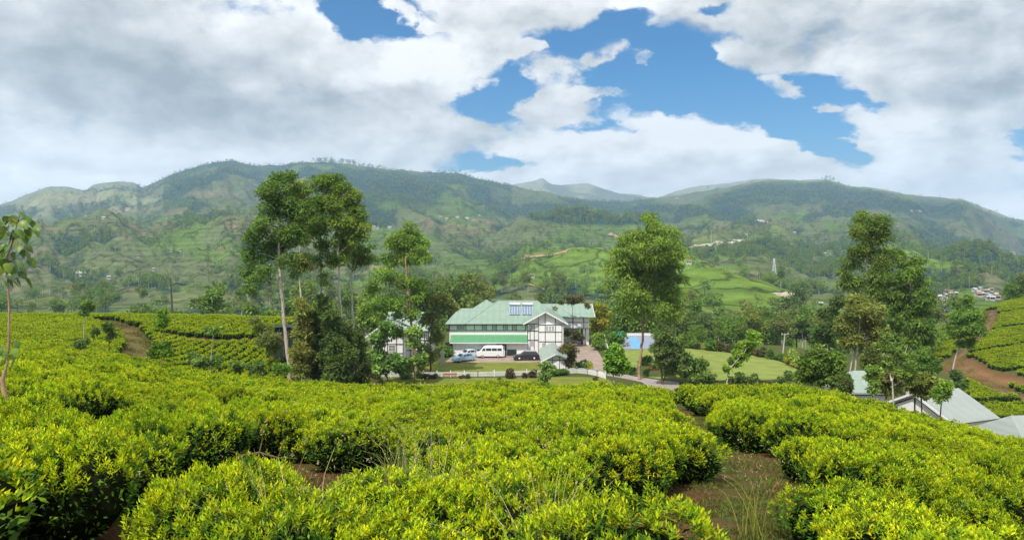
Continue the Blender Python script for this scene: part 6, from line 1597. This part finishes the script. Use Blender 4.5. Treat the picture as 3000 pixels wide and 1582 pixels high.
# valley trees, from the forest cover of the hills
rq = np.random.default_rng(12)
def forest_at(x, y):
    i = np.clip(((x / y - U0) / DU).astype(int), 0, N_U - 1); j = np.clip(((np.log(y) - LY0) / DLY).astype(int), 0, N_Y - 1)
    return FOREST[i, j]
def sample(n, y0, y1, power, fmin):
    """positions between y0 and y1 with a real density that falls off as Y**power"""
    out = []
    while len(out) < n:
        m = n * 4
        q = rq.uniform(0, 1, m); e = 2 + power
        Y = (y0 ** e + q * (y1 ** e - y0 ** e)) ** (1 / e) if abs(e) > 1e-6 else y0 * (y1 / y0) ** q
        u = rq.uniform(-.80, .80, m); x = u * Y
        f = forest_at(x, Y); ok = rq.uniform(0, 1, m) < np.maximum(f ** 1.5 * .9, fmin)
        out += list(zip(x[ok], Y[ok]))
    return np.array(out[:n])
mid = sample(105, 275, 560, -.4, .12)
for x, y in mid:
    px = 1500 + x / y * F
    side = 'left' if px < 1000 else ('middle' if px < 2000 else 'right')
    band = 'near' if y < 400 else 'farther'
    where = 'on the %s valley floor at the %s of the view' % (band, side)
    mid_tree(x, y, rs.uniform(9, 17), rs.choice(['round', 'bushy', 'olive', 'tall', 'tall', 'olive', 'bare']), where, where)
far = np.concatenate([sample(6500, 560, 1500, -.6, .08), sample(19000, 900, 3650, -1.1, .03), sample(1000, 290, 900, -.8, .07)])
far_px = 1500 + far[:, 0] / far[:, 1] * F
fz = hgt(far[:, 0], far[:, 1])
kd = rq.choice(9, len(far), p=[.13, .15, .14, .10, .10, .10, .12, .08, .08])
hh = rq.uniform(.4, 1.3, len(far))
scatter('hillside_forest', np.stack([far[:, 0], far[:, 1], fz - .5], 1), rq.uniform(0, 6.28, len(far)), np.stack([hh, hh, hh * rq.uniform(.85, 1.2, len(far))], 1), kd, FARM, label='scattered woods and lone trees covering the far hillsides')
print('mid trees', n_mid)

# skyline trees on the left summit and on the middle ridge
k_s = 0
for (px, py, n_s) in ((985, 474, 22), (930, 474, 10), (1045, 478, 14), (1350, 502, 8), (2090, 560, 3), (2420, 575, 10), (1800, 590, 4), (1120, 485, 8)):
    for k in range(n_s):
        x_ = px + rs.gauss(0, 26 if n_s > 6 else 10); rp = np.interp(x_, *zip(*RIDGE))
        Y = rs.uniform(3350, 3600) if px not in (1800,) else 3400
        x = (x_ - 1500) / F * Y
        o = mobj('skyline_tree', FARM[rs.choice([0, 1, 1, 5, 6])]); s = rs.uniform(1.6, 3.0); o.scale = (s * .8, s * .8, s); o.location = (x, Y, hz(x, Y) - 1)
        tag(o, 'tiny dark tree standing on the skyline ridge', 'tree', 'tiny trees on the skyline'); k_s += 1

# ------------------------------------------------------------------ distant houses, pylon, roads
def far_house(px, py, w, label, group, roof='house_grey_roof', ymin=300, h=.5):
    p = hit(px, py, ymin)
    if p is None: return
    t = thing('distant_house', label, 'house', p, rs.uniform(-.4, .4), group)
    W_ = w * p.y / F; D = W_ * .6; Hh = max(2.6, W_ * h * .6)
    MB().box(-W_ / 2, W_ / 2, -D / 2, D / 2, -3, Hh).build('wall', 'pale_wall', t)
    for s_ in (-1, 1): MB().slab([(-W_ / 2 - .4, 0, Hh + D * .28), (W_ / 2 + .4, 0, Hh + D * .28), (W_ / 2 + .4, s_ * (D / 2 + .5), Hh - .1), (-W_ / 2 - .4, s_ * (D / 2 + .5), Hh - .1)], .15).build('roof', roof, t)
    for k in (-1, 1): MB().box(k * W_ * .22 - .6, k * W_ * .22 + .6, -D / 2 - .05, -D / 2 - .003, .9, 2.1).build('window', 'dark_glass', t)
    return t
LH = [(377, 617, 16), (352, 624, 9), (252, 635, 8), (401, 696, 9), (425, 690, 10), (378, 700, 7), (304, 644, 10), (502, 739, 8), (527, 737, 9), (405, 756, 7), (240, 810, 30), (320, 818, 10), (332, 826, 10), (400, 808, 10), (451, 794, 7)]
for i, (a, c, w) in enumerate(LH): far_house(a, c, w, 'tiny pale house on the hazy left hillside', 'tiny houses on the left hillside', rs.choice(['house_grey_roof', 'rusty_roof']), 500)
MH = [(1290, 637, 9), (1340, 640, 10), (1368, 643, 12), (1389, 648, 9), (1404, 634, 6), (1095, 669, 9), (1107, 672, 7), (1141, 670, 10), (1430, 655, 6), (1310, 644, 8)]
for a, c, w in MH: far_house(a, c, w, 'tiny house in the hamlet on the middle slope', 'tiny houses of the middle hamlet', rs.choice(['house_grey_roof', 'rusty_roof']), 900)
RH = [(1983, 583, 9), (2633, 668, 10), (2694, 622, 8), (2668, 619, 9), (2417, 747, 8), (2435, 749, 8), (2388, 759, 10), (1558, 814, 14), (1535, 811, 8), (2190, 692, 10), (2152, 710, 8), (2018, 773, 14), (2327, 684, 8), (2966, 744, 12), (2404, 921, 10)]
for a, c, w in RH: far_house(a, c, w, 'small pale house alone on the right hand hillsides', 'small scattered houses on the right hillsides', rs.choice(['house_grey_roof', 'rusty_roof']), 420)
for i in range(46):
    if i < 28: a, c = rs.uniform(2745, 2800), rs.uniform(858, 925)
    else: a, c = rs.uniform(2852, 2935), rs.uniform(850, 884)
    far_house(a, c, rs.uniform(8, 14), 'pale house packed in the valley town right of the big trees' if i < 28 else 'pale house in the valley town beyond the lone tree', 'houses of the valley town, %s cluster' % ('left' if i < 28 else 'right'), rs.choice(['house_grey_roof', 'house_grey_roof', 'rusty_roof']), 300)
def road(name, pts, wd, mat, ymin=300):
    """a ribbon on the slope"""
    P_ = []
    for (a, c), (e, f) in zip(pts[:-1], pts[1:]):
        n = max(2, int(abs(e - a) / 6))
        for k in range(n): P_.append((a + (e - a) * k / n, c + (f - c) * k / n))
    P_.append(pts[-1]); Q = [hit(a, c, ymin) for a, c in P_]; Q = [q for q in Q if q is not None]
    ym = sorted(q.y for q in Q)[len(Q) // 2]
    Q = [q for q in Q if abs(math.log(q.y / ym)) < .12]
    if len(Q) < 3: return
    Q.sort(key=lambda q: q.x / q.y)
    vs, fs = [], []
    for i, q in enumerate(Q):
        d = (Q[min(i + 1, len(Q) - 1)] - Q[max(i - 1, 0)]); d.z = 0; d.normalize(); s_ = Vector((-d.y, d.x, 0)) * wd / 2
        for sg in (1, -1):
            v = q + s_ * sg; v.z = hz(v.x, v.y) + .5; vs.append(v)
    fs = [(2 * i, 2 * i + 2, 2 * i + 3, 2 * i + 1) for i in range(len(Q) - 1)]
    o = MB().raw(vs, fs).build(name, mat, kind='structure')
road('valley_road', [(2008, 728), (2054, 720), (2086, 718), (2151, 712), (2167, 704), (2196, 693)], 9, 'road_pale', 420)
road('dirt_road', [(2196, 639), (2216, 646), (2261, 655)], 9, 'road_pale', 700)
road('dirt_road', [(1530, 754), (1580, 752), (1619, 749), (1665, 735)], 6, 'rusty_roof', 420)
road('dirt_road', [(1785, 686), (1824, 701)], 9, 'rusty_roof', 700)
road('dirt_road', [(1545, 833), (1600, 850), (1640, 866)], 3.5, 'rusty_roof', 380)
q = hit(2268, 806, 330)
if q:
    t = thing('pylon', 'grey lattice electricity pylon on the green hillside right of the bright tea hill', 'pylon', q)
    hp = 48 * q.y / F; b = MB(); w0, w1 = hp * .11, hp * .03
    lv = [0, .25, .45, .62, .78, .9, 1.0]
    cr = [[(sx_ * (w0 + (w1 - w0) * min(1, l / .8)), sy_ * (w0 + (w1 - w0) * min(1, l / .8)), l * hp) for sx_, sy_ in ((-1, -1), (1, -1), (1, 1), (-1, 1))] for l in lv]
    th_ = .16
    for i in range(len(lv) - 1):
        for k in range(4): b.bar(cr[i][k], cr[i + 1][k], th_); b.bar(cr[i][k], cr[i + 1][(k + 1) % 4], th_ * .6); b.bar(cr[i + 1][k], cr[i + 1][(k + 1) % 4], th_ * .6)
    b.build('tower', 'metal_tank', t); a_ = MB()
    for l in (.78, .9): a_.bar((-hp * .14, 0, l * hp), (hp * .14, 0, l * hp), th_)
    a_.build('crossarm', 'metal_tank', t)
for px, py, hpx, lb in ((2084, 722, 46, 'white mast beside the valley road, taller one'), (2097, 735, 28, 'white mast below the valley road, shorter one'), (2190, 700, 24, 'pale mast next to the houses on the valley road')):
    q = hit(px, py, 420)
    if q: 
        t = thing('mast', lb, 'mast', q); hm = hpx * q.y / F
        MB().tube([(0, 0, -1), (0, 0, hm)], [.4, .22], 6).build('pole', 'pale_wall', t); MB().bar((-1.2, 0, hm * .96), (1.2, 0, hm * .96), .2).build('crossarm', 'pale_wall', t)
# pale quarry face
q = hit(2312, 868, 330)
if q:
    r3 = random.Random(3); vs, fs = [], []; nx_, nz_ = 9, 5
    for i in range(nx_):
        for j in range(nz_):
            x = q.x + (i - 4) * 2.4; y = q.y + (j - 2) * 2.4; vs.append((x + r3.uniform(-.8, .8), y, hz(x, y) + (2.6 * math.sin(pi * i / (nx_ - 1)) * math.sin(pi * j / (nz_ - 1)) + r3.uniform(-.5, .5) - .3)))
    fs = [(i * nz_ + j, (i + 1) * nz_ + j, (i + 1) * nz_ + j + 1, i * nz_ + j + 1) for i in range(nx_ - 1) for j in range(nz_ - 1)]
    simple('pale_rock', (.36, .30, .25), .9, vary=.35, scale=.3)
    o = MB().raw(vs, fs).build('rock_face', 'pale_rock'); tag(o, 'pale bare rock outcrop on the slope beyond the lawn wood', 'rock')

# ------------------------------------------------------------------ grass and weeds in front
def blades(name, pts, L, Wd, cols, seed, label, lean=.5, kind='stuff'):
    r = np.random.default_rng(seed); n = len(pts)
    ax = np.stack([r.normal(0, lean, n), r.normal(0, lean, n), np.ones(n)], 1)
    c = cols[r.integers(0, len(cols), n)] * r.uniform(.7, 1.3, (n, 1))
    V, f, cc = leaves(np.asarray(pts, float), ax, rdir(r, n), L * r.uniform(.5, 1.3, n), Wd, c, fold=.1, droop=.35)
    o = mobj(name, np_mesh(name, V, [f], 'grass_blade', cols=cc)); tag(o, label, None, None, kind); return o
r4 = np.random.default_rng(44)
pp = PATHS[0][0]; gp = []
for (x0, y0), (x1, y1) in zip(pp[:-1], pp[1:]):
    m = int(2600 * math.hypot(x1 - x0, y1 - y0)); t_ = r4.uniform(0, 1, m); o_ = r4.normal(0, .48, m)
    gp.append(np.stack([x0 + (x1 - x0) * t_ + o_, y0 + (y1 - y0) * t_ + r4.normal(0, .2, m)], 1))
gp = np.concatenate(gp); gp = gp[gp[:, 1] < 30]
cl_ = vnoise(gp[:, 0] * 1.6, gp[:, 1] * 1.6, 3, 3); gp = gp[cl_ + r4.normal(0, .12, len(cl_)) > -.08]
blades('grass', np.stack([gp[:, 0], gp[:, 1], hgt(gp[:, 0], gp[:, 1])], 1), .085, .014, pal([.12, .19, .03], [.17, .19, .05], [.08, .14, .024], [.16, .11, .045]), 1, 'short rough grass on the dirt path')
for kk, dens, ln_ in ((1, 260, .22), (2, 90, .3)):
    pq = []
    for (x0, y0), (x1, y1) in zip(PATHS[kk][0][:-1], PATHS[kk][0][1:]):
        m = int(dens * math.hypot(x1 - x0, y1 - y0)); t_ = r4.uniform(0, 1, m); o_ = r4.choice([-1, 1], m) * np.abs(r4.normal(.9, .55, m)); a_x = y1 - y0; a_y = -(x1 - x0); q_ = math.hypot(a_x, a_y)
        pq.append(np.stack([x0 + (x1 - x0) * t_ + a_x / q_ * o_, y0 + (y1 - y0) * t_ + a_y / q_ * o_], 1))
    pq = np.concatenate(pq); cl2 = vnoise(pq[:, 0] * .7, pq[:, 1] * .7, 5, 3); pq = pq[cl2 + r4.normal(0, .15, len(cl2)) > .0]
    blades('rough_grass', np.stack([pq[:, 0], pq[:, 1], hgt(pq[:, 0], pq[:, 1])], 1), ln_, .05, pal([.13, .16, .03], [.20, .18, .05], [.09, .13, .025], [.22, .15, .06]), 20 + kk, 'rough brownish grass along the %s dirt path' % ('left' if kk == 1 else 'right'), .6)
gq = []
for gx, gy, rx_, ry_ in GAPS:
    m = 900; a = r4.uniform(0, 6.28, m); q_ = np.sqrt(r4.uniform(0, 1, m)) * 1.25
    gq.append(np.stack([gx + np.cos(a) * q_ * (rx_ + .3), gy + np.sin(a) * q_ * (ry_ + .3)], 1))
gq = np.concatenate(gq)
blades('weeds', np.stack([gq[:, 0], gq[:, 1], hgt(gq[:, 0], gq[:, 1])], 1), .16, .018, pal([.10, .14, .03], [.22, .14, .06], [.30, .16, .07], [.14, .10, .04]), 2, 'dry weeds and grass in the open gaps between bushes', .7)
def tuft(px, py_unused, Y, n, L, cols, label, seed, name='grass_tuft', dz=.0):
    p = gnd(px, Y); r = np.random.default_rng(seed)
    t = thing(name, label, 'grass', p)
    b0 = np.stack([r.normal(0, .10, n), r.normal(0, .10, n), np.full(n, .0)], 1)
    lean = np.stack([r.normal(0, .2, n), r.normal(0, .2, n), np.ones(n)], 1); lean = unit(lean)
    L_ = L * r.uniform(.6, 1.25, n)
    Vs, Fs, Cs, nb = [], [], [], 0
    seg = 4; side = unit(np.cross(lean, rdir(r, n)))
    c = cols[r.integers(0, len(cols), n)] * r.uniform(.75, 1.25, (n, 1))
    ring = []
    for s_ in range(seg + 1):
        q_ = s_ / seg; pt = b0 + lean * (L_ * q_)[:, None] + np.stack([lean[:, 0], lean[:, 1], -np.ones(n) * .5], 1) * (L_ * .55 * q_ ** 3)[:, None]
        w_ = .006 * (1 - .8 * q_); ring.append(np.stack([pt + side * w_, pt - side * w_], 1))
    V = np.stack(ring, 1).reshape(-1, 3); b = np.arange(n)[:, None] * (2 * (seg + 1)); f = np.concatenate([b + [2 * k, 2 * k + 1, 2 * k + 3, 2 * k + 2] for k in range(seg)])
    o = mobj('blades', np_mesh('blades', V, [f], 'grass_blade', cols=np.repeat(c, 2 * (seg + 1), 0)), t); o['kind'] = 'stuff'
    m = min(40, n)
    st = b0[:m] + lean[:m] * (L_[:m] * .98)[:, None]
    V2, f2, c2 = leaves(np.repeat(st, 4, 0) + r.normal(0, .02, (m * 4, 3)), rdir(r, m * 4), rdir(r, m * 4), .035, .012, np.tile([.42, .36, .18], (m * 4, 1)))
    o = mobj('seed_heads', np_mesh('seed_heads', V2, [f2], 'grass_blade', cols=c2), t); o['kind'] = 'stuff'
    return t
STRAW = pal([.45, .40, .17], [.36, .34, .12], [.50, .46, .24], [.25, .30, .08])
tuft(1608, 0, 6.3, 120, 1.5, STRAW, 'tall pale straw-coloured grass tuft at the bottom centre', 1)
tuft(1165, 0, 9.4, 70, 1.75, STRAW, 'thin upright straw stalks left of the straw tuft, between bushes', 2)
tuft(1262, 0, 8.8, 80, 1.75, STRAW, 'pair of thin straw stalks between bush tops near centre', 3)
tuft(1180, 0, 14.6, 60, 1.0, pal([.22, .30, .08], [.35, .40, .15]), 'greenish weed stalks behind the bare red patch', 4)
tuft(2215, 0, 9.6, 30, 1.1, pal([.30, .34, .05], [.42, .40, .08]), 'yellow weed stalk at the foot of the dirt path', 5)
tuft(820, 0, 6.2, 50, 1.7, STRAW, 'pale dry stalks rising at the bottom edge, left of centre', 6)
# dead branch in the furrow
p = gnd(760, 12.6); t = thing('dead_branch', 'bare brown dead branch lying in the dark furrow left of centre', 'branch', (p.x, p.y, p.z + .45), .3)
b = MB(); b.tube([(-.55, 0, -.1), (-.3, .05, .18), (0, 0, .22), (.3, -.05, .12), (.62, .05, .05)], [.012, .016, .018, .014, .006], 6)
b.build('bough', 'twig', t); b = MB()
b.tube([(0, 0, .22), (.05, .05, .45), (.02, .02, .62)], [.012, .009, .004], 5).tube([(.3, -.05, .12), (.42, 0, .4), (.36, 0, .52)], [.01, .007, .003], 5).tube([(-.3, .05, .18), (-.52, 0, .32)], [.01, .004], 5); b.build('twig', 'twig', t)

# ------------------------------------------------------------------ the air between
def haze_box(z0, z1, density):
    m = bpy.data.materials.new('haze_air'); m.use_nodes = True; nt = m.node_tree; nt.nodes.clear()
    v = nt.nodes.new('ShaderNodeVolumePrincipled'); v.inputs['Color'].default_value = (0.47, 0.72, 1.0, 1); v.inputs['Density'].default_value = density
    v.inputs['Anisotropy'].default_value = 0.0
    o = nt.nodes.new('ShaderNodeOutputMaterial'); nt.links.new(v.outputs[0], o.inputs['Volume'])
    m.cycles.homogeneous_volume = True
    MATS['haze_air'] = m
    ob = MB().box(-9800, 9800, -420, 7700, z0, z1).build('haze', 'haze_air', kind='stuff')
    return ob
haze_box(float(H.min()) - 60, float(H.max()) + 90, HAZE_D)
print('z range', H.min(), H.max())
